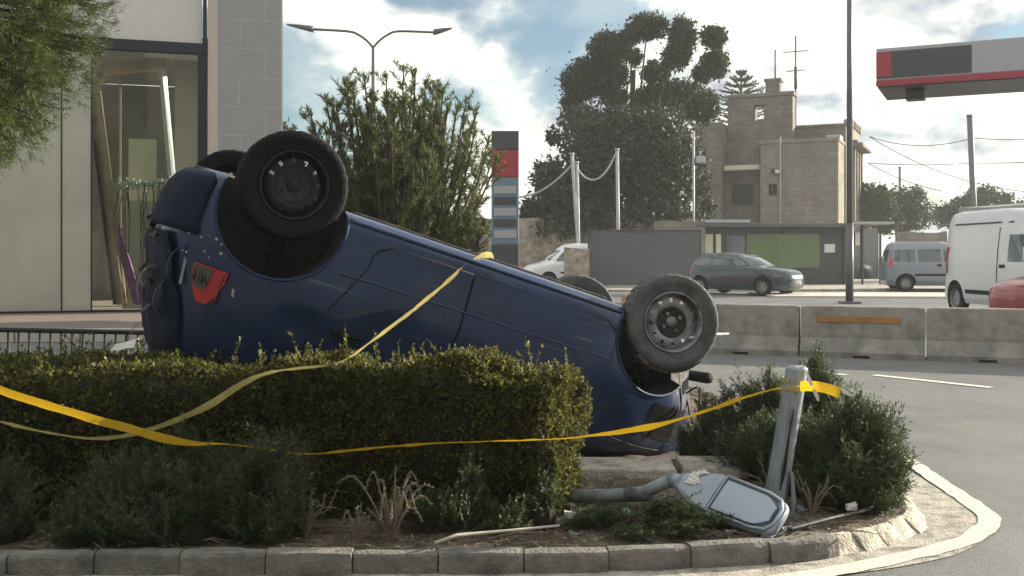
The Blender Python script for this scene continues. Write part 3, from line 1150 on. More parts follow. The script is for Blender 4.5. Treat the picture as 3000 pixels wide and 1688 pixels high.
for k in range(9):
    q0 = Vector((3.1 + 0.03 * k, 0.3 + 0.06 * k % 0.5, 0.45 + 0.02 * k))
    MB().tube(smooth_path([tuple(q0), tuple(q0 + Vector((0.06, 0.03, 0.05 * (-1) ** k))), tuple(q0 + Vector((0.09, 0.07, 0.14)))], 0.02), 0.006, 6).build('loose_wire', M_BLACK, beam, smooth=True)

# underside
uf = MB().box((0.95, -0.62, 0.145), (2.55, 0.62, 0.172)).build('floor_pan', M_UNDER, car)
bevel(uf, 0.01)
MB().tube([(0.05, -0.45, 0.16), (0.5, -0.42, 0.13), (1.0, -0.1, 0.13), (2.3, -0.05, 0.13), (2.7, 0.0, 0.16)], 0.025, 10).build('exhaust_pipe', M_UNDER, uf, smooth=True)
MB().tube([(0.12, -0.42, 0.15), (0.4, -0.42, 0.14)], 0.07, 14).build('silencer', M_UNDER, uf, smooth=True)
MB().tube([(RW, -0.62, 0.17), (RW + 0.14, -0.45, 0.2), (RW + 0.14, 0.45, 0.17), (RW, 0.66, 0.14)], 0.035, 10).build('rear_axle', M_UNDER, uf, smooth=True)
MB().tube([(FW, -0.6, 0.21), (FW - 0.08, 0, 0.24), (FW, 0.6, 0.18)], 0.028, 10).build('drive_shaft', M_UNDER, uf, smooth=True)
MB().box((2.55, -0.42, 0.16), (3.2, 0.42, 0.26)).build('engine_tray', M_UNDER, uf)

for x0, z0, y0 in ((RW + 0.02, 0.16, 0.56), (FW - 0.02, 0.2, 0.55)):
    dm = MB().tube([(x0, y0, z0), (x0 + 0.03, y0 - 0.03, z0 + 0.40)], 0.022, 10).build('damper', M_UNDER, car, smooth=True)
    coil = [Vector((x0 + 0.03 * t + 0.055 * math.cos(t * 38), y0 - 0.03 * t + 0.055 * math.sin(t * 38), z0 + 0.06 + 0.32 * t)) for t in np.linspace(0, 1, 90)]
    MB().tube(coil, 0.007, 6).build('coil_spring', M_RIMB, dm, smooth=True)
prs = random.Random(44)
for k in range(6):
    y, z = 0.30 + 0.06 * k, (1.02, 0.86, 0.72, 0.98, 0.66, 0.80)[k]
    p = sh.end(min(y, 0.58), z, -1, 0.02)
    pts = [p, p + Vector((-0.05, 0.02, 0.05 * (-1) ** k)), p + Vector((-0.06, 0.05, 0.13 * (-1) ** k)), p + Vector((-0.03, 0.07, 0.2 * (-1) ** k))]
    ribbon_rows = [[q - Vector((0, 0.012, 0)) for q in smooth_path([tuple(a) for a in pts], 0.02)], [q + Vector((0.004, 0.012, 0)) for q in smooth_path([tuple(a) for a in pts], 0.02)]]
    MB().grid(ribbon_rows).build('bent_strip', (M_DARKG, M_BLACK, M_GALV)[k % 3] if k != 5 else M_DARKG, tg, smooth=True)
WR, WWD = 0.288, 0.165
wheel(car, Vector((RW, 0.715, 0.135)), WR, WWD, M_TYRE, M_RIMB, 1, steer=R(-3))
wheel(car, Vector((RW - 0.19, -0.74, 0.16)), WR, WWD, M_TYRE, M_RIMB, -1, steer=R(5), camber=R(4))
wheel(car, Vector((FW, 0.735, 0.178)), WR, WWD, M_TYRED, M_RIMG, 1, steer=R(10))
wheel(car, Vector((FW + 0.03, -0.715, 0.20)), WR, WWD, M_TYRED, M_RIMG, -1, steer=R(10))
# mud clod stuck under the front tyre
mud = MB()
for k in range(26):
    a = R(218 + 3.2 * k)
    c = Vector((FW, 0.74, 0.178)) + Vector((math.cos(a + math.pi), 0, math.sin(a + math.pi))) * (WR + 0.005)
    mud.box((-0.02, -0.05, -0.008), (0.02, 0.05, 0.012), Matrix.Translation(c) @ Matrix.Rotation(-a + math.pi / 2, 4, 'Y') @ Matrix.Rotation(random.uniform(-.2, .2), 4, 'Z'))
mud.build('mud', M_SOIL, car)


# ---------------- background vehicles
def vehicle(name, label, loc, yaw, keys, zs, paint, axles, wr, wins, ends, extras=(), nf=4.0, hubm=None, group=None):
    """upright vehicle: x forward; wins: side windows (corner quads); ends: (sign, quad, material, name)"""
    e = empty(name, mtx=Matrix.Translation(loc) @ Matrix.Rotation(yaw, 4, 'Z'), label=label, cat='car' if 'car' in name else 'van', group=group)
    s_ = Shell(keys, zs, 100, nf)
    hw = max(k[3] for k in keys)
    s_.mesh_with_arches('body', [(a, wr + 0.02, wr * 1.17, hw) for a in axles], paint, M_BLACK, e, 0.3)
    for sg in (1, -1):
        for q in wins:
            patch(s_, quad_rows(*q, 6, 5), M_GLASSB, 'side_window', e, 'side', sg, 0.006, 0.02)
        for q, m_, nm in extras:
            patch(s_, quad_rows(*q, 5, 3), m_, nm, e, 'side', sg, 0.014, 0.02)
        for a in axles:
            wheel(e, Vector((a, sg * (hw - 0.11), wr)), wr, 0.2, M_TYRE, hubm or M_RIMG, sg, holes=False, detail=False)
    for sgn, q, m_, nm in ends:
        patch(s_, quad_rows(*q, 6, 5), m_, nm, e, 'end', sgn, 0.008, 0.02)
    return e, s_


def zs_of(keys, n=26):
    a, b = keys[0][0], keys[-1][0]
    return sorted(set([k[0] for k in keys] + list(np.linspace(a, b, n))))


hk = [(0.18, 0.10, 3.85, 0.78, 5), (0.30, 0.02, 3.95, 0.83, 5), (0.55, 0.0, 3.96, 0.85, 4.6), (0.75, 0.04, 3.86, 0.84, 4.4), (0.88, 0.08, 3.55, 0.82, 4.2), (0.96, 0.11, 3.0, 0.78, 4.2), (1.1, 0.22, 2.72, 0.71, 4.2),
      (1.28, 0.4, 2.34, 0.62, 4), (1.37, 0.6, 2.05, 0.54, 3.6), (1.41, 0.85, 1.75, 0.38, 3.2)]
hwins = [((0.42, 0.99), (1.12, 0.99), (0.72, 1.26), (1.12, 1.29)), ((1.18, 0.99), (1.95, 0.99), (1.18, 1.29), (1.9, 1.30)), ((2.02, 0.99), (2.74, 0.99), (1.97, 1.30), (2.22, 1.29))]
hends = [(1, ((-0.62, 1.0), (0.62, 1.0), (-0.5, 1.28), (0.5, 1.28)), M_GLASSB, 'windscreen'), (-1, ((-0.58, 1.0), (0.58, 1.0), (-0.48, 1.26), (0.48, 1.26)), M_GLASSB, 'rear_window'),
         (1, ((-0.76, 0.62), (-0.52, 0.6), (-0.74, 0.74), (-0.52, 0.70)), M_CLEAR, 'headlamp'), (1, ((0.52, 0.6), (0.76, 0.62), (0.52, 0.70), (0.74, 0.74)), M_CLEAR, 'headlamp'),
         (-1, ((-0.68, 0.72), (-0.52, 0.72), (-0.66, 0.88), (-0.52, 0.88)), M_RED, 'tail_lamp'), (-1, ((0.52, 0.72), (0.68, 0.72), (0.52, 0.88), (0.66, 0.88)), M_RED, 'tail_lamp')]
p = W(2020, 750, 35.0)
vehicle('parked_car', 'dark teal hatchback driving behind the concrete barrier before the dark kiosk', (p.x + 0.35, p.y + 0.9, 0), R(-44), hk, zs_of(hk), M_TEAL, (0.72, 3.12), 0.29, hwins, hends)
p = W(2960, 750, 18.2)
vehicle('red_car', 'red car cut by the right edge in front of the tall white van', (p.x + 3.75, p.y + 0.8, 0), R(192), hk, zs_of(hk), M_REDP, (0.72, 3.12), 0.29, hwins, hends)
p = W(1440, 750, 31)
vehicle('red_car', 'dark red car just showing behind the sill left of the white van', (p.x + 1.0, p.y, 0), R(170), hk, zs_of(hk), M_REDP, (0.72, 3.12), 0.29, hwins, hends)

vk = [(0.25, 0.04, 4.75, 0.92, 7), (0.4, 0.0, 4.92, 0.98, 7), (0.7, 0.0, 4.95, 0.99, 6.5), (0.95, 0.01, 4.85, 0.985, 6), (1.1, 0.02, 4.55, 0.98, 6), (1.25, 0.02, 4.2, 0.97, 6), (1.6, 0.04, 3.85, 0.94, 6), (1.95, 0.07, 3.45, 0.90, 6), (2.15, 0.11, 3.15, 0.86, 5.5), (2.26, 0.18, 2.85, 0.80, 5), (2.31, 0.3, 2.6, 0.68, 4.5)]
vwins = [((3.0, 1.18), (3.98, 1.18), (3.0, 1.74), (3.52, 1.74))]
vends = [(1, ((-0.82, 1.2), (0.82, 1.2), (-0.74, 1.85), (0.74, 1.85)), M_GLASSB, 'windscreen'), (1, ((-0.9, 0.75), (-0.62, 0.75), (-0.9, 1.0), (-0.62, 0.95)), M_CLEAR, 'headlamp'), (1, ((0.62, 0.75), (0.9, 0.75), (0.62, 0.95), (0.9, 1.0)), M_CLEAR, 'headlamp'),
         (-1, ((-0.93, 0.9), (-0.82, 0.9), (-0.92, 1.5), (-0.82, 1.5)), M_RED, 'tail_lamp'), (-1, ((0.82, 0.9), (0.93, 0.9), (0.82, 1.5), (0.92, 1.5)), M_RED, 'tail_lamp')]
vextra = [(((1.35, 0.47), (2.35, 0.47), (1.35, 0.56), (2.35, 0.56)), M_BLACK, 'side_moulding'), (((0.25, 1.985), (3.0, 1.985), (0.25, 2.02), (3.0, 2.02)), M_DARKG, 'roof_rail_groove'), (((2.72, 1.05), (2.92, 1.05), (2.72, 1.12), (2.92, 1.12)), M_BLACK, 'door_handle'),
          (((2.62, 0.55), (2.635, 0.55), (2.62, 1.9), (2.635, 1.9)), M_DARKG, 'door_gap')]
p = W(2748, 750, 24.0)
van, vs_ = vehicle('delivery_van', 'tall white panel van beside the right edge behind the barrier', (p.x + 0.96, p.y + 0.12, 0), R(-86), vk, zs_of(vk, 30), M_WHITE, (0.85, 3.78), 0.34, vwins, vends, vextra, nf=4.5)
for sg in (1, -1):
    c = vs_.side(3.75, 1.28, sg, 0.12)
    mr = MB().box((-0.06, -0.10, -0.14), (0.06, 0.10, 0.16), Matrix.Translation(c)).build('wing_mirror', M_WHITE, van)
    bevel(mr, 0.03, 3)

kk = [(0.22, 0.06, 3.85, 0.80, 6), (0.4, 0.0, 4.0, 0.84, 6), (0.7, 0.0, 4.0, 0.85, 5.5), (0.92, 0.01, 3.75, 0.84, 5.5), (1.05, 0.03, 3.2, 0.82, 5.2), (1.3, 0.08, 2.9, 0.76, 5), (1.55, 0.15, 2.55, 0.70, 5), (1.74, 0.25, 2.3, 0.62, 4.5), (1.82, 0.4, 2.1, 0.5, 4)]
kwins = [((0.25, 1.08), (0.98, 1.08), (0.3, 1.52), (0.98, 1.54)), ((1.08, 1.08), (1.88, 1.08), (1.08, 1.54), (1.86, 1.54)), ((1.98, 1.08), (2.85, 1.08), (1.98, 1.54), (2.42, 1.53))]
kends = [(1, ((-0.7, 1.1), (0.7, 1.1), (-0.6, 1.52), (0.6, 1.52)), M_GLASSB, 'windscreen'), (-1, ((-0.62, 1.1), (0.62, 1.1), (-0.56, 1.52), (0.56, 1.52)), M_GLASSB, 'rear_window'),
         (-1, ((-0.72, 0.9), (-0.62, 0.9), (-0.68, 1.2), (-0.6, 1.2)), M_RED, 'tail_lamp'), (-1, ((0.62, 0.9), (0.72, 0.9), (0.6, 1.2), (0.68, 1.2)), M_RED, 'tail_lamp')]
kextra = [(((0.95, 0.58), (2.7, 0.58), (0.95, 0.65), (2.7, 0.65)), M_BLACK, 'side_moulding'), (((1.72, 0.92), (1.88, 0.92), (1.72, 1.0), (1.88, 1.0)), M_BLACK, 'door_handle')]
p = W(2585, 750, 38)
vehicle('small_van', 'silver windowed van behind the lamp post, half hidden by the white van', (p.x, p.y, 0), R(-8), kk, zs_of(kk), M_SILVER, (0.65, 3.2), 0.3, kwins, kends, kextra)
p = W(1800, 750, 43.6)
vehicle('small_van', 'white van facing left beside the rubble pillar and dark screen', (p.x, p.y, 0), R(196), kk, zs_of(kk), M_WHITE, (0.65, 3.2), 0.3, kwins, kends, kextra)


# ------------------------------------------------------------------ unseen row of houses, added behind the viewer to deepen foreground shade
row_mb = MB()
xx = -38.0
pr = random.Random(17)
for k in range(6):
    wd, ht = pr.uniform(8, 11), pr.uniform(9.5, 12)
    row_mb.box((xx, -22, -0.01), (xx + wd, -6.5 + pr.uniform(-0.4, 0.4), ht))
    for fl_ in range(int(ht // 3.2)):
        for c_ in range(3):
            x0 = xx + wd * (0.14 + 0.29 * c_)
            row_mb.box((x0, -6.95, 1.0 + 3.2 * fl_), (x0 + wd * 0.14, -5.95, 1.15 + 3.2 * fl_))
    xx += wd
tag(row_mb.build('added_shade_frontage', mat('grey_render', (0.2, 0.2, 0.2), 0.9, var=0.15, vscale=0.5)), kind='structure')

# ------------------------------------------------------------------ concrete barrier segments
def barrier(a, b, label, stripe=False):
    a, b = Vector((a[0], a[1], 0)), Vector((b[0], b[1], 0))
    d = (b - a)
    L = d.length
    ang = math.atan2(d.y, d.x)
    o = empty('concrete_barrier', mtx=Matrix.Translation(a) @ Matrix.Rotation(ang, 4, 'Z'), label=label, cat='barrier', group='concrete barriers along the far lane')
    prof = [(-0.28, -0.02), (-0.28, 0.07), (-0.13, 0.24), (-0.085, 0.635), (-0.07, 0.65), (0.07, 0.65), (0.085, 0.635), (0.13, 0.24), (0.28, 0.07), (0.28, -0.02)]
    n = 14
    rows = []
    for i in range(n + 1):
        x = 0.012 + (L - 0.024) * i / n
        e = 0.012 if i in (0, n) else 0
        rows.append([Vector((x, y * (1 - e * 2) + 0.006 * noise.noise(Vector((x * 3 + a.x, y * 8, z * 8))), z - (e if z > 0.6 else 0) + (0.006 * noise.noise(Vector((x * 3 + a.x, y * 5, 9))) if z > 0.5 else 0))) for y, z in prof])
    mb = MB().grid(rows)
    m_ = len(prof)
    mb.f += [list(range(m_)), list(range(n * m_, (n + 1) * m_))[::-1]]
    mb.build('barrier_body', M_BARR, o, fix=True)
    MB().box((L * 0.5 - 0.10, -0.296, 0.0), (L * 0.5 + 0.10, -0.268, 0.035)).build('drain_slot', M_SEAM, o)
    if stripe:
        q = [(0.22, 0.44), (L - 0.30, 0.44), (L - 0.30, 0.52), (0.22, 0.52)]
        vs = []
        for x, z in q:
            y = -0.13 + (z - 0.24) / (0.635 - 0.24) * 0.045 - 0.012
            vs.append(Vector((x, y, z)))
        MB().hexa([vs[0], vs[1], vs[1] + Vector((0, 0.02, 0)), vs[0] + Vector((0, 0.02, 0)), vs[3], vs[2], vs[2] + Vector((0, 0.02, 0)), vs[3] + Vector((0, 0.02, 0))]).build('painted_stripe', M_ORANGE, o)


BA, BB = Vector((9.4, 11.35, 0)), Vector((1.0, 14.62, 0))
bj = [2.9e3]
labs = ['concrete barrier segment running out of the right edge under the red car', 'plain grey concrete barrier segment between the striped one and the right edge',
        'concrete barrier segment with a faded orange stripe above the right bush', 'concrete barrier segment partly behind the front wheel of the overturned car', 'concrete barrier end segment hidden behind the overturned car']
ts = [0.0, 0.34, 0.495, 0.665, 0.83, 1.0]
for i in range(5):
    p, q = BB.lerp(BA, 1 - ts[i + 1]), BB.lerp(BA, 1 - ts[i])
    barrier(p, q, labs[i], stripe=(i == 2))

# ------------------------------------------------------------------ showroom on the left
FO = Vector((-9.75, 19.5, 0))
FD = Vector((0.9564, 0.2922, 0))
FN = Vector((-0.2922, 0.9564, 0))
FM = Matrix.Translation(FO) @ Matrix((FD, FN, Vector((0, 0, 1)))).transposed().to_4x4()


def fu(px, py, v=0.0):
    """photograph pixel -> (u, z) on the facade plane shifted v into the building"""
    k = (px - 1500) / FOC
    o = FO + FN * v
    u = (k * o.y - o.x) / (FD.x - k * FD.y)
    D = o.y + u * FD.y
    return u, CAM_H + (HORIZON - py) * D / FOC


shop = empty('showroom_building', mtx=FM, label='grey stone showroom with big dark-framed shop window behind the pine', cat='building')
U1 = fu(608, 500)[0]
U2 = fu(822, 500)[0]
ZB, ZT = 0.22, 5.34
# pillar core and cladding blocks
UP = fu(638, 300, -0.25)[0]
MB().box((U1 + 0.005, -0.246, 0.0), (U2 + 0.024, 0.6, 9.0)).build('pillar_core', M_JOINT, shop)
course = 0.583
z = 0.22
row_ = 0
pr = random.Random(2)
while z < 8.6:
    cuts = [UP, UP + 0.42 + 0.02 * pr.random(), U2 + 0.004] if row_ % 2 else [UP, UP + 0.92 + 0.03 * pr.random(), U2 + 0.004]
    for a, b in zip(cuts, cuts[1:]):
        MB().box((a + 0.009, -0.25 - 0.002 * pr.random(), z + 0.009), (b - 0.009, -0.2, z + course - 0.009)).build('stone_block', M_CLAD, shop)
    bevel(MB().box((U2 - 0.02, -0.19, z + 0.011), (U2 + 0.03, 0.58, z + course - 0.011)).build('stone_block', M_CLAD, shop), 0.006, 1)
    z += course
    row_ += 1
MB().box((U1 + 0.01, -0.252, 0.2), (UP - 0.004, -0.2, 9.0)).build('pillar_reveal', M_BEIGE, shop)
# window frame: transom and jambs
fr = MB().box((-6.0, -0.06, ZT), (U1 - 0.01, 0.10, ZT + 0.22)).build('window_transom', M_FRAME, shop)
bevel(fr, 0.012)
bevel(MB().box((U1 - 0.19, -0.05, ZB), (U1 - 0.012, 0.09, ZT - 0.003)).build('window_jamb', M_FRAME, shop), 0.012)
MB().box((U1 - 0.09, -0.05, ZT + 0.224), (U1 - 0.012, 0.09, 9.0)).build('window_jamb', M_FRAME, shop)
MB().box((-6.0, -0.05, ZB - 0.06), (U1 - 0.012, 0.09, ZB + 0.02)).build('window_sill', M_FRAME, shop)
# grey panels over the transom, one joint between them
for a, b in ((-6.0, -1.2), (-1.19, U1 - 0.10)):
    MB().box((a, 0.0, ZT + 0.226), (b, 0.08, 9.0)).build('fascia_panel', M_FASCIA, shop)
# glass panes left of the wooden portal, thin joints
ug = fu(180, 800)[0]
ul = fu(258, 800)[0]
for a, b, m_ in ((-6.0, -2.106, M_FGLASS2), (-2.078, ug - 0.014, M_FGLASS2), (ug + 0.014, ul + 0.046, M_FGLASS2)):
    MB().box((a, 0.01, ZB + 0.02), (b, 0.03, ZT - 0.005)).build('glass_pane', m_, shop)
for um in (-2.092, ug, ul + 0.06):
    MB().box((um - 0.012, 0.0, ZB + 0.02), (um + 0.012, 0.05, ZT - 0.004)).build('mullion', M_FRAME, shop)
MB().box((ul + 0.075, 0.01, ZB + 0.02), (U1 - 0.195, 0.03, ZT - 0.005)).build('glass_pane', M_FGLASS, shop)
# interior
MB().box((-6.0, 0.3, 0.12), (U2 - 0.1, 9.0, 0.2)).build('showroom_floor', M_BEIGE, shop)
MB().box((0.4, 5.9, 0.201), (U2 - 0.1, 6.1, 5.59)).build('back_wall', M_INT, shop)
MB().box((-6.0, 5.98, 0.201), (0.39, 6.0, 5.59)).build('added_rear_glass', M_FGLASS, shop)  # unseen rear glazing, added to let light in from behind
MB().box((-6.0, 0.61, 5.6), (U2 - 0.1, 5.89, 5.8)).build('showroom_ceiling', M_INT, shop)
MB().box((-6.3, -0.1, 0.0), (-6.01, 6.0, 9.0)).build('left_wall', M_INT, shop)
MB().box((-6.0, 0.15, 8.8), (U2 - 0.1, 6.1, 9.0)).build('roof', M_FASCIA, shop)
MB().box((U2 - 0.09, 0.61, 0.2), (U2 - 0.05, 5.89, 5.6)).build('side_glass', M_FGLASS, shop)
MB().box((U2 - 0.12, 0.61, 5.81), (U2 - 0.02, 5.89, 9.0)).build('side_wall', M_CLAD, shop)


def bar(pts_a, pts_b, w, d, v, m, name, parent=shop, turn=0.0):
    """bar between two photograph pixels, standing at depth v inside the showroom; w wide, d deep"""
    a, b = fu(*pts_a, v), fu(*pts_b, v)
    A, B = Vector((a[0], v, a[1])), Vector((b[0], v, b[1]))
    t = (B - A).normalized()
    s = Vector((t.z, 0, -t.x)) * w / 2
    n = Vector((0, d / 2, 0))
    Rz = Matrix.Rotation(-turn, 3, 'Z')
    s, n = Rz @ s, Rz @ n
    o = MB().hexa([A - s - n, A + s - n, A + s + n, A - s + n, B - s - n, B + s - n, B + s + n, B - s + n]).build(name, m, parent, fix=True)
    return o


portal = empty('display_portal', mtx=FM, label='leaning pale wooden portal frame inside the shop window', cat='frame')
bar((357, 892), (268, 180), 0.15, 0.16, 0.75, M_WOOD, 'portal_post', portal, R(42))
bar((336, 892), (247, 180), 0.05, 0.20, 0.73, M_FRAME, 'post_edge', portal)
bar((520, 700), (474, 190), 0.10, 0.12, 0.80, M_WHITE, 'portal_post', portal, R(42))
bar((300, 205), (488, 188), 0.20, 0.30, 0.80, M_WOOD, 'portal_beam', portal)
bar((352, 890), (352, 215), 0.04, 0.05, 1.1, M_BEIGE, 'inner_mullion', portal)
bw = MB().box((fu(512, 300, 1.4)[0], 1.4, 0.2), (U1 + 0.3, 1.46, 5.58)).build('beige_partition', M_BEIGE, None)
bw.matrix_world = FM
tag(bw, 'beige partition wall inside the shop window next to the pillar', 'partition')
cb = empty('display_board', mtx=FM, label='pale cream upright board among plants inside the shop window', cat='board')
bar((415, 900), (418, 408), 0.55, 0.06, 1.3, M_CREAM, 'board', cb)
cb2 = empty('display_board', mtx=FM, label='wide pale green board low in the shop window behind the car tail', cat='board')
bar((430, 905), (440, 590), 0.95, 0.05, 0.9, M_CREAM, 'board', cb2)
# draped purple cloth: wavy hanging sheet
rows = []
for j in range(20):
    v = j / 19
    px0 = 348 + 62 * v ** 1.6
    py = 660 + 232 * v
    u, z = fu(px0, py, 0.5)
    w = 0.05 + 0.26 * v
    rows.append([Vector((u + w * (i / 11 - 0.35), 0.5 + 0.05 * math.sin(i * 1.9 + j * 0.6), z + 0.02 * math.sin(i * 2.3 + j))) for i in range(12)])
cl = MB().grid(rows).build('draped_cloth', M_PINK, None, smooth=True)
cl.matrix_world = FM
tag(cl, 'purple cloth draped down beside the wooden post in the shop window', 'cloth')
# white flowers on stems
pf = random.Random(9)
fl = empty('flower_arrangement', mtx=FM, label='white flowers spread across the shop window above the car tail', cat='flowers')
mb, ms = MB(), MB()
for k in range(120):
    u, z = fu(pf.uniform(345, 512), pf.gauss(542, 9), 0.72)
    c = Vector((u, 0.72 + pf.uniform(-0.12, 0.12), z))
    r = pf.uniform(0.02, 0.05)
    for q in range(3):
        a = pf.uniform(0, 6.3)
        d = Vector((math.cos(a), pf.uniform(-1, 1), math.sin(a))) * r
        e = d.orthogonal().normalized() * r
        mb.add([c - d, c + e, c + d, c - e], [(0, 1, 2, 3)])
    if k % 6 == 0:
        ms.tube([c, c + Vector((pf.uniform(-.1, .1), 0, -0.6)), Vector((c.x, 0.72, 0.3))], 0.008, 5)
mb.build('blossom', M_FLOWER, fl)['kind'] = 'stuff'
ms.build('stem', M_CAROB, fl)

# pavement in front of the showroom, its kerb, and the forecourt beyond
pv = [FO + FD * -12 + FN * 0.3, FO + FD * U2 + FN * 0.3, Vector((-1.8, 21.5, 0)), Vector((-2.6, 15.6, 0)), Vector((-24, 15.0, 0))]
mb = MB().prism([(q.x, q.y) for q in pv][::-1], 0.0, 0.2)
pvo = mb.build('pavement', M_PAVE, fix=True)
tag(pvo, kind='structure')
bevel(pvo, 0.02)
for i in range(22):
    a = Vector((-24 + i * 0.973, 15.0 + 0.6 * i / 22, 0))
    bevel(MB().box((0.01, -0.13, 0.0), (0.962, -0.004, 0.205), Matrix.Translation(a) @ Matrix.Rotation(math.atan2(0.6, 21.4), 4, 'Z')).build('kerb_stone', M_PALE, pvo), 0.015)

# guard railing
ra, rb = W(-420, 985, 8.6), W(470, 968, 8.0)
rl = empty('guard_railing', (ra.x, ra.y, 0), label='low dark metal guard railing with vertical bars behind the hedge', cat='railing')
ra.z = rb.z = 0.70
d = rb - ra
off = Vector((-ra.x, -ra.y, 0))
MB().tube([ra + off, rb + off], 0.02, 8).build('top_rail', M_RAIL, rl, smooth=True)
lo = Vector((0, 0, -0.62))
MB().tube([ra + off + lo, rb + off + lo], 0.015, 8).build('bottom_rail', M_RAIL, rl, smooth=True)
nb = int(d.length / 0.096)
for i in range(nb + 1):
    q = ra + d * (i / nb) + off
    big_ = i % 13 == 0
    MB().tube([q, q + Vector((0, 0, -0.62 if not big_ else -0.72))], 0.016 if big_ else 0.0105, 6).build('post' if big_ else 'bar', M_RAIL, rl, smooth=True)

# ------------------------------------------------------------------ street lamps, pylon, canopy
p = W(1093, 750, 40)
lm = empty('street_lamp', (p.x, p.y, 0), label='tall double-armed street lamp above the centre tree', cat='street lamp')
zj = W(1093, 140, 40).z
MB().tube([(0, 0, 0), (0, 0, 3), (0, 0, zj)], [0.10, 0.085, 0.06], 12).build('pole', M_POST, lm, smooth=True)
for px, py, hx in ((840, 72, 918), (1325, 83, 1270)):
    e = W(px, py, 40) - Vector((p.x, p.y, 0))
    h = W(hx, py + (14 if px < 1000 else 12), 40) - Vector((p.x, p.y, 0))
    sg = -1 if px < 1000 else 1
    pts = [Vector((0, 0, zj)), Vector((sg * 0.25, 0, zj + 0.28)), Vector((sg * 0.6, 0, zj + 0.52)), Vector((sg * 1.0, 0, zj + 0.64)), h]
    MB().tube(smooth_path([tuple(q) for q in pts], 0.12), 0.05, 8).build('arm', M_POST, lm, smooth=True)
    rows = []
    for t in np.linspace(0, 1, 9):
        c = h.lerp(e, t)
        w = 0.16 * math.sin(math.pi * min(1, 0.12 + 0.88 * t) * 0.85 + 0.25) + 0.02
        hh = 0.10 * (1 - t) + 0.035
        rows.append([c + Vector((0, math.cos(a) * w, math.sin(a) * hh)) for a in np.linspace(0, 2 * math.pi, 13)[:-1]])
    mb = MB().grid(rows, close=True)
    mb.f += [list(range(12)), list(range(96, 108))[::-1]]
    mb.build('lamp_head', M_POST, lm, smooth=True, fix=True)
p = W(2489, 750, 28)
lp = empty('lamp_post', (p.x, p.y, 0), label='tall slim grey lamp post rising out of the top behind the barrier', cat='street lamp')
MB().tube([(0, 0, 0), (0, 0, 2.2)], 0.105, 16).build('pole_base', M_POST, lp, smooth=True)
MB().tube([(0, 0, 2.2), (0, 0, 11)], [0.085, 0.065], 16).build('pole', M_POST, lp, smooth=True)
bevel(MB().box((-0.25, -0.25, 0.0), (0.25, 0.25, 0.06)).build('base_plate', M_POST, lp), 0.02)
MB().tube([(0, 0, 10.8), (0.5, 0, 11.2), (1.8, 0, 11.3)], 0.045, 8).build('arm', M_POST, lp, smooth=True)
bevel(MB().box((1.7, -0.14, 11.22), (2.4, 0.14, 11.36)).build('lamp_head', M_POST, lp), 0.04)

p = W(1480, 750, 26)
py_ = empty('price_pylon', (p.x, p.y, 0), label='fuel station pylon sign with red top and blue-grey panels', cat='sign')
hw = 40 * 26 / FOC
zt = W(0, 385, 26).z
zc, zd = W(0, 440, 26).z, W(0, 520, 26).z
for a, b, m_, nm in ((zt - 0.002, zc, M_CANDARK, 'cap_panel'), (zc - 0.012, zd, M_REDS, 'emblem_panel'), (zd - 0.012, 1.6, M_SIGNB, 'price_panel'), (1.588, 0.0, M_CANDARK, 'base_panel')):
    bevel(MB().box((-hw, -0.14, b), (hw, 0.14, a)).build(nm, m_, py_), 0.02)
for k in range(5):
    z = 1.75 + 0.28 * k
    bevel(MB().box((-hw * 0.82, -0.16, z), (hw * 0.82, -0.143, z + 0.2)).build('price_row', M_CANDARK if k % 2 else M_CANOPY, py_), 0.008)

ca, cb_ = Vector((7.95, 22.35, 0)), Vector((14.5, 19.2, 0))
cd = (cb_ - ca)
cn = empty('station_canopy', mtx=Matrix.Translation(ca) @ Matrix.Rotation(math.atan2(cd.y, cd.x), 4, 'Z'), label='fuel station canopy with grey fascia and red stripe at the right edge', cat='canopy')
L = cd.length
bevel(MB().box((0, 0, 5.12), (L, 0.12, 5.82)).build('fascia', M_CANOPY, cn), 0.02)
bevel(MB().box((-0.004, -0.02, 5.0), (L, 0.1, 5.118)).build('red_stripe', M_REDS, cn), 0.01)
bevel(MB().box((0, -0.016, 5.16), (1.9, -0.002, 5.74)).build('name_panel', M_CANDARK, cn), 0.006)
bevel(MB().box((0.0, -0.016, 5.19), (0.32, -0.03, 5.72)).build('emblem_panel', M_REDS, cn), 0.006)
MB().box((0.02, 0.122, 4.98), (L, 2.1, 5.75)).build('roof_slab', M_CANDARK, cn)
bevel(MB().box((0.55, 0.5, 4.74), (0.95, 0.9, 4.976)).build('flood_lamp', M_CANDARK, cn), 0.03)
bevel(MB().box((4.6, 0.9, 0.0), (4.9, 1.2, 4.976)).build('column', M_CANOPY, cn), 0.02)

# ------------------------------------------------------------------ far roadside: pavement, kiosk, screen, walls
mb = MB().prism([(8.2, 31.8), (30, 29.5), (30, 33.2), (8.2, 35.5)], 0.0, 0.06)
tag(mb.build('forecourt_pavement', M_PALE, fix=True), kind='structure')
mb = MB().prism([(-3, 36.5), (40, 40), (40, 70), (-3, 70)], 0.0, 0.08)
tag(mb.build('far_pavement', M_GUTTER, fix=True), kind='structure')
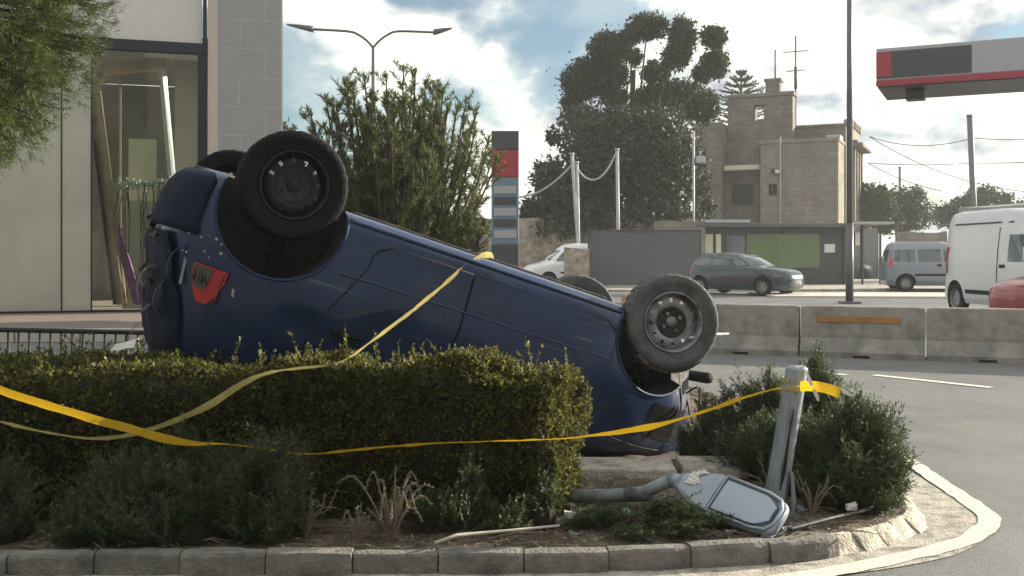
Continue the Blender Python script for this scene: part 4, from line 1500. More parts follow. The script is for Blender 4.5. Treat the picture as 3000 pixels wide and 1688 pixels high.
# dark screened hoarding
a, b = W(1726, 750, 40), W(2052, 750, 40)
sc = empty('screen_hoarding', (a.x, 40, 0), label='large dark mesh screen panel behind the front wheel and dark car', cat='screen')
bevel(MB().box((0.05, 0, 0.15), (b.x - a.x - 0.05, 0.06, W(0, 680, 40).z)).build('screen_panel', M_MESHP, sc), 0.01)
for x in (0, (b.x - a.x) / 2, b.x - a.x):
    MB().box((x - 0.045, 0.065, 0.0), (x + 0.045, 0.15, W(0, 674, 40).z)).build('post', M_KIOSK, sc)
MB().box((-0.05, -0.02, W(0, 680, 40).z + 0.004), (b.x - a.x + 0.05, 0.15, W(0, 673, 40).z)).build('top_rail', M_KIOSK, sc)
# dark kiosk with green panel
KD = 44
a, b = W(2042, 750, KD), W(2482, 750, KD)
ki = empty('kiosk', (a.x, KD, 0), label='dark low roadside kiosk with a green front panel', cat='kiosk')
w_ = b.x - a.x


def kx(px):
    return (px - 2042) * KD / FOC


def kz(py):
    return W(0, py, KD).z


MB().box((0, 0.02, 0.0), (w_, 3.0, kz(668))).build('kiosk_wall', M_KIOSK, ki)
bevel(MB().box((-0.15, -0.5, kz(667)), (w_ + 0.2, 3.2, kz(655))).build('roof', M_MESHP, ki), 0.03)
bevel(MB().box((kx(2060), -0.5, kz(654)), (kx(2190), 0.3, kz(645))).build('roof_edge', M_CANOPY, ki), 0.02)
bevel(MB().box((kx(2186), -0.05, kz(785)), (kx(2400), 0.016, kz(686))).build('green_panel', M_GREEN, ki), 0.01)
bevel(MB().box((kx(2125), -0.03, kz(775)), (kx(2182), 0.016, kz(690))).build('window', M_GLASSB, ki), 0.01)
for x0, x1 in ((2055, 2088), (2097, 2112)):
    bevel(MB().box((kx(x0), -0.05, kz(760)), (kx(x1), 0.016, kz(686))).build('side_panel', M_CREAM, ki), 0.01)
bevel(MB().box((kx(2415), -0.05, kz(740)), (kx(2445), 0.016, kz(715))).build('notice', M_PAPER, ki), 0.005)
MB().box((kx(2290), -0.03, 0.03), (kx(2295), 0.016, kz(670))).build('wall_joint', M_SEAM, ki)
a, b = W(2492, 750, 43), W(2606, 750, 43)
bs = empty('bus_shelter', (a.x, 43, 0), label='slim glass roadside shelter right of the lamp post', cat='shelter')
w_ = b.x - a.x
bevel(MB().box((0, -0.6, 2.62), (w_, 1.2, 2.72)).build('roof', M_CANOPY, bs), 0.02)
for x in (0.05, w_ * 0.5, w_ - 0.05):
    MB().box((x - 0.04, 0.9, 0), (x + 0.04, 0.98, 2.62)).build('post', M_KIOSK, bs)
MB().box((0.1, 1.0, 0.3), (w_ - 0.1, 1.02, 2.5)).build('glass_back', M_GLASSB, bs)
bevel(MB().box((w_ * 0.3, 0.86, 1.75), (w_ * 0.42, 0.89, 2.3)).build('notice', M_PAPER, bs), 0.005)
# rubble boundary wall and pale raised piece of it
a, b = W(1470, 750, 49), W(2050, 750, 49)


def rubble_wall(name, x0, x1, y, z1, th, label, m=M_RUBBLE):
    e = []
    n = max(4, int((x1 - x0) / 0.5))
    pr = random.Random(int(x0 * 10))
    rows = []
    for i in range(n + 1):
        x = x0 + (x1 - x0) * i / n
        t = z1 + pr.uniform(-0.06, 0.06)
        rows.append([Vector((x, y + pr.uniform(-0.04, 0.04), 0)), Vector((x, y + pr.uniform(-0.05, 0.05), t * 0.35)), Vector((x, y + pr.uniform(-0.05, 0.05), t * 0.7)), Vector((x, y + 0.03, t)), Vector((x, y + th, t + pr.uniform(-.03, .03))), Vector((x, y + th, 0))])
    mb = MB().grid(rows)
    mb.f += [list(range(6)), list(range(n * 6, n * 6 + 6))[::-1]]
    o = mb.build(name, m, None, fix=True)
    tag(o, label, 'wall')
    return o


rubble_wall('rubble_wall', a.x - 1.5, b.x, 49, W(0, 641, 49).z, 0.5, 'long rubble stone boundary wall below the big trees')
a, b = W(1907, 750, 45), W(2048, 750, 45)
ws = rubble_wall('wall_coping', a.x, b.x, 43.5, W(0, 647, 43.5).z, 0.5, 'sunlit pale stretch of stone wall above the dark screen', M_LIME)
ws.rotation_euler = (0, 0, 0)
a, b = W(1655, 750, 39), W(1727, 750, 39)
rubble_wall('rubble_pillar', a.x, b.x, 39, W(0, 728, 39).z, 0.7, 'short rubble stone pillar between white van and dark screen')
a, b = W(2630, 750, 58), W(2775, 750, 58)
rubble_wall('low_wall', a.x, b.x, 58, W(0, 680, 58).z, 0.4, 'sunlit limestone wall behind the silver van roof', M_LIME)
# terracotta block seen over the wheel
p = W(1838, 750, 17)
tb = MB().lathe([(0.001, 0.0), (0.075, 0.0), (0.085, 0.1), (0.1, 0.62), (0.104, 0.66), (0.001, 0.66)], 16, Matrix.Translation((p.x, p.y, 0)) @ Matrix.Rotation(R(90), 4, 'X')).build('bollard', M_TERRA, None, smooth=True, fix=True)
tag(tb, 'small terracotta-coloured bollard seen between the two front wheels', 'bollard')
# poles with slack festoon cable
fpoles = [((1676, 455), (1702, 700)), ((1690, 480), (1697, 700)), ((1808, 442), (1813, 690))]
fp_lab = ['leaning white pole carrying slack cables before the trees', 'thin upright white pole right behind the leaning pole', 'upright white cable pole before the middle of the dark trees']
tops = []
for (t, b_), lab in zip(fpoles, fp_lab):
    T, B = W(*t, 44), W(b_[0], b_[1] + 30, 44)
    B.z = 0
    tops.append(T)
    o = empty('cable_pole', (B.x, B.y, 0), label=lab, cat='pole')
    MB().tube([Vector((0, 0, 0)), T - Vector((B.x, B.y, 0))], 0.075, 8).build('pole', M_CANOPY, o, smooth=True)
    MB().tube([T - Vector((B.x, B.y, -0.02)), T - Vector((B.x, B.y, -0.1))], 0.10, 8).build('cap', M_CANOPY, o, smooth=True)


def cable(name, a, b, sag, label, r=0.03, m=None):
    pts = [a.lerp(b, t) - Vector((0, 0, 4 * sag * t * (1 - t))) for t in np.linspace(0, 1, 17)]
    o = MB().tube(pts, r, 5).build(name, m or M_WIRE, None, smooth=True)
    tag(o, label, 'cable')


cable('festoon_cable', tops[0] - Vector((0, 0, 0.2)), tops[2], 1.05, 'pale slack cable hanging between the two white poles', 0.04, M_CANOPY)
cable('festoon_cable', W(1480, 575, 45), tops[0] - Vector((0, 0, 0.4)), 0.5, 'pale slack cable running left from the leaning white pole', 0.04, M_CANOPY)
p = W(2032, 750, 45)
o = empty('thin_pole', (p.x, p.y, 0), label='thin pale pole with small lamp at the corner of the old house', cat='pole')
MB().tube([(0, 0, 0), (0, 0, W(0, 385, 45).z)], 0.05, 6).build('pole', M_CANOPY, o, smooth=True)
bevel(MB().box((0.1, -0.1, W(0, 478, 45).z), (0.5, 0.15, W(0, 458, 45).z)).build('lamp_box', M_CANOPY, o), 0.04)
MB().box((0.0, -0.02, W(0, 470, 45).z), (0.2, 0.02, W(0, 466, 45).z)).build('bracket', M_WIRE, o)

# ------------------------------------------------------------------ old limestone house
HA = R(25)
HO = W(2030, 750, 62)
HE = Vector((math.cos(HA), -math.sin(HA), 0))
HV = Vector((math.sin(HA), math.cos(HA), 0))
HM = Matrix.Translation((HO.x, HO.y, 0)) @ Matrix((HE, HV, Vector((0, 0, 1)))).transposed().to_4x4()


def hs(px, py, v=0.0):
    k = (px - 1500) / FOC
    ox, oy = HO.x + HV.x * v, HO.y + HV.y * v
    s = (k * oy - ox) / (HE.x - k * HE.y)
    D = oy + s * HE.y
    return s, CAM_H + (HORIZON - py) * D / FOC


house = empty('limestone_house', mtx=HM, label='old flat-roofed limestone house with stepped roofline beyond the kiosk', cat='house')


def hbox(px0, px1, py_top, v0, v1, name, m, py_bot=None, parent=house, bev=0.03):
    s0, z1 = hs(px0, py_top, v0)
    s1, _ = hs(px1, py_top, v0)
    z0 = 0.0 if py_bot is None else hs((px0 + px1) / 2, py_bot, v0)[1]
    o = MB().box((s0, v0, z0), (s1, v1, z1)).build(name, m, parent)
    if bev:
        bevel(o, bev, 1)
    return o


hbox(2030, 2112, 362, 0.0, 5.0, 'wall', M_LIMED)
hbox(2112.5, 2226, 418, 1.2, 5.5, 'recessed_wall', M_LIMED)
# tower with a see-through opening
v0, v1 = 1.6, 2.6
mb = MB()
s0, zt_ = hs(2132, 283, v0)
s1, _ = hs(2322, 283, v0)
o0, oz1 = hs(2209, 308, v0)
o1, oz0 = hs(2238, 352, v0)
zb_ = hs(2132, 425, v0)[1]
mb.box((s0, v0, zb_), (o0, v1, zt_)).box((o1, v0, zb_), (s1, v1, zt_)).box((o0 + .001, v0 + .002, zb_), (o1 - .001, v1 - .002, oz0)).box((o0 + .001, v0 + .002, oz1), (o1 - .001, v1 - .002, zt_ - .002))
mb.build('tower_wall', M_LIMED, house)
hbox(2128, 2326, 279, 1.5, 2.7, 'coping', M_LIMED, 284)
hbox(2242, 2284, 238, 1.7, 2.5, 'chimney', M_LIMED, 280)
hbox(2238, 2288, 231, 1.65, 2.55, 'chimney_cap', M_LIMED, 238.5)
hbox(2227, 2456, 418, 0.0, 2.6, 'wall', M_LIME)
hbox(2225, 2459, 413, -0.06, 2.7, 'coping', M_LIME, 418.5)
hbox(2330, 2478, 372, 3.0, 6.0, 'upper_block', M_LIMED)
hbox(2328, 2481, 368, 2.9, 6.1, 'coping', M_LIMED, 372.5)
hbox(2420, 2462, 396, 1.0, 2.2, 'water_tank', M_CANOPY, 412.4)
hbox(2120, 2226, 486, 0.3, 1.19, 'balcony_slab', M_PALE, 498)
w1 = hbox(2145, 2205, 540, 1.1, 1.19, 'window', M_GLASSB, 600, bev=0)
hbox(2140, 2210, 534, 1.08, 1.18, 'window_frame', M_LIMED, 540, parent=w1, bev=0)
w2 = hbox(2252, 2262, 540, -0.04, -0.003, 'window', M_GLASSD, 572, bev=0)
w3 = hbox(2264, 2276, 540, -0.04, -0.003, 'window', M_GLASSD, 572, bev=0)
hbox(2258, 2268, 495, -0.25, -0.004, 'wall_lamp', M_KIOSK, 505)
hbox(2270, 2282, 498, -0.35, -0.004, 'meter_box', M_PAPER, 507)
sp_, _ = hs(2287, 500, 0)
MB().tube([(sp_, -0.05, 0.2), (sp_, -0.05, hs(2287, 402, 0)[1])], 0.05, 6).build('drain_pipe', M_CANOPY, house, smooth=True)
# ornate rear wing whose sunlit side shows on the right
rs0, rz = hs(2478, 372, 9.0)
rs1 = hs(2494, 372, 9.0)[0]
zr = hs(2494, 372, 9.0)[1]
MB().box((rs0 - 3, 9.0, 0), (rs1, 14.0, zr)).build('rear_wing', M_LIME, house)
for v in (9.2, 10.6, 12.0, 13.4):
    bevel(MB().box((rs1 + 0.002, v, 0), (rs1 + 0.22, v + 0.4, zr - 1.3)).build('pilaster', M_LIME, house), 0.03, 1)
    bevel(MB().box((rs1 - 0.5, v - 0.05, zr + 0.002), (rs1 + 0.1, v + 0.5, zr + 0.55)).build('finial_block', M_LIME, house), 0.05, 1)
bevel(MB().box((rs1 + 0.002, 8.7, zr - 1.29), (rs1 + 0.75, 14.3, zr - 1.05)).build('cornice', M_LIMED, house), 0.05, 1)
bevel(MB().box((rs1 + 0.003, 8.85, zr - 1.048), (rs1 + 0.4, 14.1, zr - 0.85)).build('cornice', M_LIMED, house), 0.05, 1)
for v in (9.75, 11.2, 12.6):
    MB().box((rs1 + 0.003, v, zr - 4.2), (rs1 + 0.03, v + 0.7, zr - 2.3)).build('window', M_GLASSD, house)
# aerials on the roof
for px, t, b_, v, lab in ((2271, 146, 232, 2.1, 'plain thin aerial mast on the house chimney'), (2331, 106, 372, 3.4, 'aerial mast with cross bars on the house roof')):
    s, z1 = hs(px, t, v)
    z0 = hs(px, b_, v)[1]
    an = empty('roof_aerial', mtx=HM @ Matrix.Translation((s, v, z0)), label=lab, cat='aerial')
    MB().tube([(0, 0, 0), (0, 0, z1 - z0)], 0.05, 6).build('mast', M_WIRE, an, smooth=True)
    if px > 2300:
        for f, hw_ in ((0.83, 0.75), (0.62, 0.55)):
            zz = (z1 - z0) * f
            MB().tube([(-hw_, 0, zz), (hw_, 0, zz)], 0.03, 5).build('cross_bar', M_WIRE, an, smooth=True)
        MB().tube([(0, 0, (z1 - z0) * 0.42), (0, 0, (z1 - z0) * 0.66)], 0.10, 6).build('amplifier', M_WIRE, an, smooth=True)

# utility poles and wires on the right
ups = []
for t, b_, r_, lab in (((2841, 342), (2857, 640), 0.16, 'dark wooden utility pole above the white van'), ((2636, 492), (2638, 640), 0.12, 'short distant utility pole above the right trees')):
    D_ = 58 if r_ > 0.15 else 95
    T, B = W(*t, D_), W(*b_, D_)
    B = Vector((B.x + (B.x - T.x) * 0.3, B.y, 0))
    o = empty('utility_pole', (B.x, B.y, 0), label=lab, cat='pole')
    MB().tube([Vector((0, 0, 0)), T - B], [r_ * 1.15, r_], 10).build('pole', M_POST, o, smooth=True)
    MB().tube([T - B + Vector((0, 0, -0.02)), T - B + Vector((0, 0, 0.1))], r_ * 1.1, 10).build('pole_cap', M_POST, o, smooth=True)
    ups.append(T)
for a, b_, sag, lab in (((2546, 400), (2852, 404), 0.5, 'upper overhead wire from house to utility pole'), ((2852, 404), (3200, 380), 0.3, 'upper overhead wire right of the utility pole'),
                        ((2540, 478), (2855, 478), 0.1, 'middle overhead wire from house to utility pole'), ((2855, 478), (3200, 462), 0.1, 'middle overhead wire right of the utility pole'),
                        ((2546, 480), (2760, 560), 0.2, 'slanting overhead wire dropping behind the right trees'), ((2546, 400), (3200, 560), 1.2, 'long low overhead wire slanting to the right edge')):
    cable('overhead_wire', W(*a, 62), W(*b_, 58), sag, lab, 0.022)
# shed roof behind the van
a, b = W(2898, 750, 50), W(3080, 750, 50)
sh_ = empty('shed', (a.x, 50, 0), label='flat grey-green shed roof above the white van', cat='shed')
bevel(MB().box((0, 0, 0), (b.x - a.x, 3, W(0, 633, 50).z)).build('wall', M_KIOSK, sh_), 0.02)
MB().hexa([Vector((-0.1, -0.2, W(0, 632, 50).z)), Vector((3.3, -0.2, W(0, 632, 50).z)), Vector((3.3, 3.2, W(0, 632, 50).z)), Vector((-0.1, 3.2, W(0, 632, 50).z)),
           Vector((-0.1, -0.2, W(0, 608, 50).z)), Vector((3.3, -0.2, W(0, 592, 50).z)), Vector((3.3, 3.2, W(0, 585, 50).z)), Vector((-0.1, 3.2, W(0, 600, 50).z))]).build('roof', M_SHED, sh_)

# ------------------------------------------------------------------ foreground: broken post, fallen lamp
sb, st = Vector((1.235, 4.86, 0.06)), Vector((1.352, 4.86, 0.765))
stump = empty('broken_post', (sb.x, sb.y, 0), label='leaning split grey post stump with yellow tape tied round it', cat='post')
o3 = Vector((sb.x, sb.y, 0))
rows = []
ax = (st - sb)
na = 20
for j in range(15):
    t = j / 14
    c = sb + ax * t - o3
    r_ = 0.054 - 0.003 * t + (0.012 * (1 - t / 0.15) if t < 0.15 else 0)
    row = []
    for i in range(na):
        a = 2 * math.pi * i / na
        k = 1 + 0.05 * noise.noise(Vector((math.cos(a) * 2, math.sin(a) * 2, t * 9)))
        split = math.exp(-((a - 4.75) / 0.16) ** 2) * (0.35 if 0.12 < t < 0.9 else 0.1) * (0.6 + 0.4 * math.sin(t * 23))
        rr_ = r_ * (k - split)
        row.append(c + Vector((math.cos(a) * rr_, math.sin(a) * rr_, 0)))
    rows.append(row)
mb = MB().grid(rows, close=True)
top = rows[-1]
cen = sum(top, Vector()) / na
ring2 = [cen + (q - cen) * 0.86 + Vector((0, 0, 0.012 + 0.014 * noise.noise(q * 60))) for q in top]
ring3 = [cen + (q - cen) * 0.45 + Vector((0, 0, 0.006 + 0.016 * noise.noise(q * 45 + Vector((3, 1, 2))))) for q in top]
mb.grid([top, ring2, ring3], close=True)
mb.f.append([len(mb.v) - na + i for i in range(na)])
mb.build('post_shaft', M_GALV, stump, smooth=True, fix=True)
# splintered sheath hanging at the foot
MB().grid([[Vector((0.045, -0.065, 0.02)), Vector((0.075, -0.06, 0.12)), Vector((0.072, -0.058, 0.30))], [Vector((0.09, -0.03, 0.03)), Vector((0.105, -0.03, 0.14)), Vector((0.095, -0.03, 0.27))]]).build('split_strip', M_GALV, stump)
MB().tube([Vector((0.024, -0.052, 0.2)), Vector((0.045, -0.053, 0.30)), Vector((0.058, -0.0525, 0.40)), Vector((0.088, -0.052, 0.58))], [0.003, 0.008, 0.006, 0.002], 6).build('crack', M_SEAM, stump)

# fallen street light: short pipe, neck, head with lens
lum = empty('fallen_street_light', (0.95, 4.7, 0.0), label='grey street light head and its pipe lying on the soil by the kerb', cat='street light')
o4 = Vector((0.95, 4.7, 0.0))
A = Vector((0.79, 4.86, 0.235))       # neck end
B = Vector((1.185, 4.50, 0.135))      # far end
dl = (B - A).normalized()
up = Vector((-0.28, -0.62, 0.72))
up = (up - dl * up.dot(dl)).normalized()   # lens side looks up and towards the viewer
sd_ = dl.cross(up).normalized()
LL = (B - A).length
stations = [(0.0, 0.042, 0.045), (0.06, 0.055, 0.05), (0.16, 0.088, 0.062), (0.35, 0.108, 0.07), (0.6, 0.112, 0.068), (0.85, 0.105, 0.055), (0.96, 0.088, 0.04), (1.0, 0.07, 0.03)]
rows = []
for t, w_, h_ in stations:
    c = A + dl * (t * LL) - o4
    row = []
    for k in range(20):
        a = 2 * math.pi * k / 20
        ca_, sa_ = math.cos(a), math.sin(a)
        x = w_ * math.copysign(abs(ca_) ** 0.6, ca_)
        y = (0.018 if sa_ > 0 else h_) * math.copysign(abs(sa_) ** 0.75, sa_)
        row.append(c + sd_ * x + up * y)
    rows.append(row)
mb = MB().grid(rows, close=True)
mb.f += [list(range(20))[::-1], list(range(140, 160))]
mb.build('lamp_housing', M_LUM, lum, smooth=True, fix=True)


def lump(t, s, h):
    return A + dl * (t * LL) + sd_ * s + up * h - o4


# frame round the lens, lens and cover plate
fr_pts = [(0.42, -0.088), (0.42, 0.088), (0.80, 0.084), (0.90, 0.07), (0.945, 0.035), (0.945, -0.035), (0.90, -0.07), (0.80, -0.084)]
lens_rows = [[lump(t, s * (0.085 if t < 0.82 else 0.085 - (t - 0.82) * 0.45), 0.026 + 0.004 * (1 - s * s)) for s in np.linspace(-1, 1, 9)] for t in np.linspace(0.43, 0.93, 9)]
MB().grid(lens_rows).build('lens', M_LENS, lum, smooth=True)
MB().tube([lump(t, s, 0.026) for t, s in fr_pts + fr_pts[:1]], 0.004, 6).build('lens_gasket', M_CANDARK, lum, smooth=True)
fr2 = [(0.40, -0.102), (0.40, 0.102), (0.81, 0.098), (0.93, 0.082), (0.975, 0.04), (0.975, -0.04), (0.93, -0.082), (0.81, -0.098)]
MB().tube([lump(t, s, 0.022) for t, s in fr2 + fr2[:1]], 0.008, 6).build('lens_frame', M_LUM, lum, smooth=True)
cv = [[lump(t, s * (0.045 + 0.055 * min(1, (t - 0.08) / 0.25)), 0.024 + 0.004 * (1 - s * s)) for s in np.linspace(-1, 1, 7)] for t in np.linspace(0.10, 0.385, 7)]
MB().grid(cv).build('gear_cover', M_LUM, lum, smooth=True)
MB().grid([[lump(0.10 + 0.02 * i + 0.09 * abs(j) / 3 * (i % 2), -0.02 + 0.012 * j - 0.008 * i, 0.031 + 0.004 * ((i + j) % 2)) for j in range(-3, 4)] for i in range(5)]).build('white_patch', M_PAPER, lum)  # jagged white patch lying on the gear cover
MB().tube([lump(-0.09, 0, -0.02), lump(0.03, 0, -0.01)], 0.036, 14).build('neck_collar', M_LUM, lum, smooth=True)
pe = A - dl * 0.05 - o4 + Vector((0, 0, -0.02))
MB().tube([pe, Vector((0.62, 5.0, 0.135)) - o4, Vector((0.30, 5.10, 0.10)) - o4, Vector((-0.05, 5.16, 0.085)) - o4], [0.030, 0.033, 0.034, 0.034], 16).build('pipe', M_GALV, lum, smooth=True)
MB().tube([Vector((0.62, 5.0, 0.135)) - o4 + Vector((0.06, -0.03, 0.01)), Vector((0.56, 5.02, 0.131)) - o4], 0.037, 16).build('pipe_band', M_GALV, lum, smooth=True)


# ------------------------------------------------------------------ yellow tape
def ribbon(name, pts, width, twists, m, label, parent=None, step=0.03, sagn=0.004):
    path = resample(smooth_path([tuple(p) for p in pts], step), step)
    rows = [[], [], []]
    n = len(path)
    ups_ = Vector((0, 0, 1))
    for i, p in enumerate(path):
        t = (path[min(i + 1, n - 1)] - path[max(i - 1, 0)]).normalized()
        s = (ups_ - t * ups_.dot(t)).normalized()
        b = t.cross(s)
        f = i / (n - 1)
        a = np.interp(f, [k[0] for k in twists], [k[1] for k in twists])
        a += 0.3 * noise.noise(p * 5) + 0.25 * noise.noise(p * 17)
        wv = (s * math.cos(a) + b * math.sin(a)) * width / 2 * (1 + 0.12 * noise.noise(p * 11))
        cn_ = (b * math.cos(a) - s * math.sin(a)) * 0.004
        j = Vector((0, 0, sagn * noise.noise(p * 7)))
        rows[0].append(p - wv + j)
        rows[1].append(p + cn_ + j)
        rows[2].append(p + wv + j)
    o = MB().grid(rows).build(name, m, parent, smooth=True)
    if label:
        tag(o, label, 'tape')
    return o


T1 = [W(-260, 1040, 4.3), W(0, 1142, 4.36), W(200, 1206, 4.4), W(400, 1262, 4.42), W(540, 1296, 4.44), W(660, 1302, 4.46), W(760, 1312, 4.5), W(900, 1330, 4.58), W(1100, 1312, 4.6), W(1400, 1293, 4.62), W(1640, 1285, 4.64),
      W(1720, 1277, 4.66), W(1900, 1252, 4.7), W(2050, 1210, 4.74), W(2180, 1165, 4.77), W(2262, 1140, 4.79), W(2300, 1136, 4.785)]
ribbon('barrier_tape', T1, 0.037, [(0, 0.5), (0.16, 0.15), (0.235, 0.0), (0.29, 0.1), (0.34, 1.25), (0.5, 1.15), (0.62, 1.3), (0.74, 1.38), (0.80, 0.75), (0.83, 0.7), (0.88, 1.0), (0.93, 0.8), (1.0, 1.2)], M_TAPE, 'yellow barrier tape stretched across the hedge to the leaning post')
T2 = [W(-260, 1160, 4.5), W(0, 1235, 4.54), W(170, 1274, 4.56), W(300, 1285, 4.58), W(440, 1258, 4.6), W(600, 1195, 4.62), W(700, 1130, 4.64), W(790, 1092, 4.66), W(880, 1080, 4.70), W(960, 1072, 4.76), W(1010, 1056, 4.85),
      W(1110, 985, 5.15), W(1240, 885, 5.42), W(1340, 800, 5.6), W(1395, 757, 5.68), W(1418, 748, 5.74), W(1440, 752, 5.95), W(1445, 790, 6.3)]
ribbon('barrier_tape', T2, 0.036, [(0, 1.1), (0.14, 1.0), (0.25, 0.95), (0.36, 0.5), (0.44, 1.1), (0.52, 1.0), (0.60, 0.7), (0.72, 0.45), (0.84, 0.55), (0.9, 0.3), (1, 0.2)], M_TAPEP, 'dull yellow tape draped from the hedge up over the car sill')
# tape wound round the post, with a knot and loose end
wt = sb + ax * 0.90
wind = [wt + Vector((0.056 * math.cos(a) - 0.0, 0.056 * math.sin(a), 0.018 * math.sin(a * 0.5))) for a in np.linspace(-2.6, 4.2, 34)]
wt_o = ribbon('tape_winding', wind, 0.03, [(0, 0.1), (1, 0.4)], M_TAPEP, 'dull yellow tape wound round the top of the leaning post', step=0.012)
K0 = W(2345, 1128, 4.78)
kn = [K0, W(2385, 1132, 4.72), W(2420, 1138, 4.72), W(2455, 1146, 4.73), W(2462, 1147, 4.74)]
ribbon('tape_tail', kn, 0.05, [(0, 0.1), (1, 0.25)], M_TAPE, 'bright yellow loose tape end sticking right from the post', step=0.012, sagn=0.012)
kno = empty('tape_knot', W(2385, 1132, 4.72), label='white knotted scraps on the yellow tape at the post', cat='tape')
for (a, b_) in (((2362, 1090), (2378, 1130)), ((2398, 1175), (2384, 1140)), ((2464, 1140), (2492, 1158))):
    p, q = W(*a, 4.72) - W(2385, 1132, 4.72), W(*b_, 4.72) - W(2385, 1132, 4.72)
    d_ = (q - p).normalized()
    s_v = Vector((0, 1, 0)).cross(d_) * 0.009
    MB().grid([[p - s_v * 0.5, p.lerp(q, 0.5) - s_v, q - s_v * 0.8], [p + s_v * 0.5, p.lerp(q, 0.5) + s_v + Vector((0, -0.006, 0)), q + s_v * 0.8]]).build('scrap', M_PAPER, kno)


# ------------------------------------------------------------------ plants
def hedge(name, label, x0, x1, y0, y1, ztop, n, bumps=0.085, group=None, gap=0.0, slant=0.0):
    """clipped box hedge; ztop is a function of x"""
    o = empty(name, ((x0 + x1) / 2, (y0 + y1) / 2, 0.0), label=label, cat='hedge', group=group)
    cx, cy = (x0 + x1) / 2, (y0 + y1) / 2
    # woody inside
    pr = random.Random(int(abs(x0) * 100))
    br = MB()
    for k in range(70):
        x = pr.uniform(x0 + 0.06, x1 - 0.06) - cx
        y = pr.uniform(y0 + 0.08, y1 - 0.08) - cy
        zt = ztop(x + cx) - 0.05
        br.tube([(x, y, 0.03), (x + pr.uniform(-.08, .08), y + pr.uniform(-.08, .08), zt * 0.5), (x + pr.uniform(-.16, .16), y + pr.uniform(-.14, .14), zt * pr.uniform(0.8, 1.0))], [0.010, 0.007, 0.003], 5)
    br.build('branch', M_BARK, o)['kind'] = 'stuff'
    # added dark solid core, giving the deep shade between the inner branches
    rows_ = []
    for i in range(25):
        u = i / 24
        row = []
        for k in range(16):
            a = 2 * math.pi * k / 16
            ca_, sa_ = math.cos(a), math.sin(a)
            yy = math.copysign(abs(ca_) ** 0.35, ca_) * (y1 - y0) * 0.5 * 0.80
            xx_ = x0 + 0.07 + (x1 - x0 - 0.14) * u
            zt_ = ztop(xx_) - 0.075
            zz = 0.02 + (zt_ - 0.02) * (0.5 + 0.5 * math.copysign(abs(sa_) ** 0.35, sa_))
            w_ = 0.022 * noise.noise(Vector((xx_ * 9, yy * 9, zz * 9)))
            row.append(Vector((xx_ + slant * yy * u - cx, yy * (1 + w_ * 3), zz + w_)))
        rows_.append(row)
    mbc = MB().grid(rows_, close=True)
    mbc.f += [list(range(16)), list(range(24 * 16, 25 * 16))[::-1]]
    mbc.build('shade_core', M_SHADECORE, o, fix=True)
    # leaves: mostly near the surface, some deep
    m = n
    X = rng.uniform(x0, x1, m)
    Y = rng.uniform(y0, y1, m)
    T = rng.uniform(0, 1, m)
    ZT = np.array([ztop(x) for x in X])
    Z = 0.06 + (ZT - 0.06) * T
    face = rng.random(m)
    dep = np.abs(rng.normal(0, 0.035, m))
    f = face < 0.38
    Y[f] = y0 + dep[f]
    f = (face >= 0.38) & (face < 0.68)
    Z[f] = ZT[f] - dep[f] * 0.9
    f = (face >= 0.68) & (face < 0.78)
    X[f] = x1 - dep[f]
    f = (face >= 0.78) & (face < 0.80)
    X[f] = x0 + dep[f]
    f = (face >= 0.80) & (face < 0.90)
    Y[f] = y1 - dep[f]
    Z = Z - 0.075 * (np.abs(Y - cy) / ((y1 - y0) / 2)) ** 5 * T ** 2 - 0.05 * np.clip((X - x1 + 0.16) / 0.16, 0, 1) ** 2 * T ** 2
    X = X + slant * (Y - cy) * (X - x0) / (x1 - x0)
    # uneven surface and thin patches
    nz = np.array([noise.noise(Vector((a * 3.1, b * 3.1, c * 3.1))) for a, b, c in zip(X, Y, Z)])
    nz2 = np.array([noise.noise(Vector((a * 11, b * 11, c * 11))) for a, b, c in zip(X, Y, Z)])
    Y = Y - bumps * nz - 0.02 * nz2
    Z = Z + bumps * 0.8 * nz + 0.02 * nz2
    X = X + bumps * 0.9 * nz + 0.03 * nz2
    keep = (nz2 > -0.38 + gap * (1 - T)) | (rng.random(m) < 0.35)
    X, Y, Z, T = X[keep], Y[keep], Z[keep], T[keep]
    m = len(X)
    P = np.stack([X - cx, Y - cy, np.maximum(Z, 0.05)], 1)
    out = np.stack([(X - cx) / (x1 - x0) * 0.8, (Y - cy) / (y1 - y0) * 1.3, 0.5 + 0 * Z], 1)
    D = unit(out) + rng.normal(0, 0.7, (m, 3))
    leaves('foliage', P, D, rng.uniform(0.016, 0.034, m), rng.uniform(0.010, 0.018, m), M_HEDGE, o, rng.beta(1.2, 2.6, m))['kind'] = 'stuff'
    # long shoots poking out of the top
    ns = int((x1 - x0) * 60)
    PS, DS = [], []
    for k in range(ns):
        x = pr.uniform(x0, x1)
        y = pr.uniform(y0, y1)
        L_ = abs(pr.gauss(0, 0.06)) + 0.02
        d_ = Vector((pr.gauss(0, 0.4), pr.gauss(0, 0.4), 1)).normalized()
        for q in range(int(5 + L_ * 120)):
            PS.append(Vector((x - cx, y - cy, ztop(x))) + d_ * L_ * pr.random())
            DS.append(d_ + Vector((pr.gauss(0, .6), pr.gauss(0, .6), pr.gauss(0, .3))))
    leaves('shoot', np.array(PS), np.array(DS), rng.uniform(0.014, 0.03, len(PS)), rng.uniform(0.008, 0.015, len(PS)), M_HEDGE, o)['kind'] = 'stuff'
    return o


def zt1(x):
    return 0.755 + 0.02 * math.sin(x * 2.3)


def zt2(x):
    return float(np.interp(x, [-1.15, -0.9, -0.55, -0.3, -0.2, 0.0, 0.32], [0.775, 0.80, 0.755, 0.80, 0.79, 0.735, 0.72]))


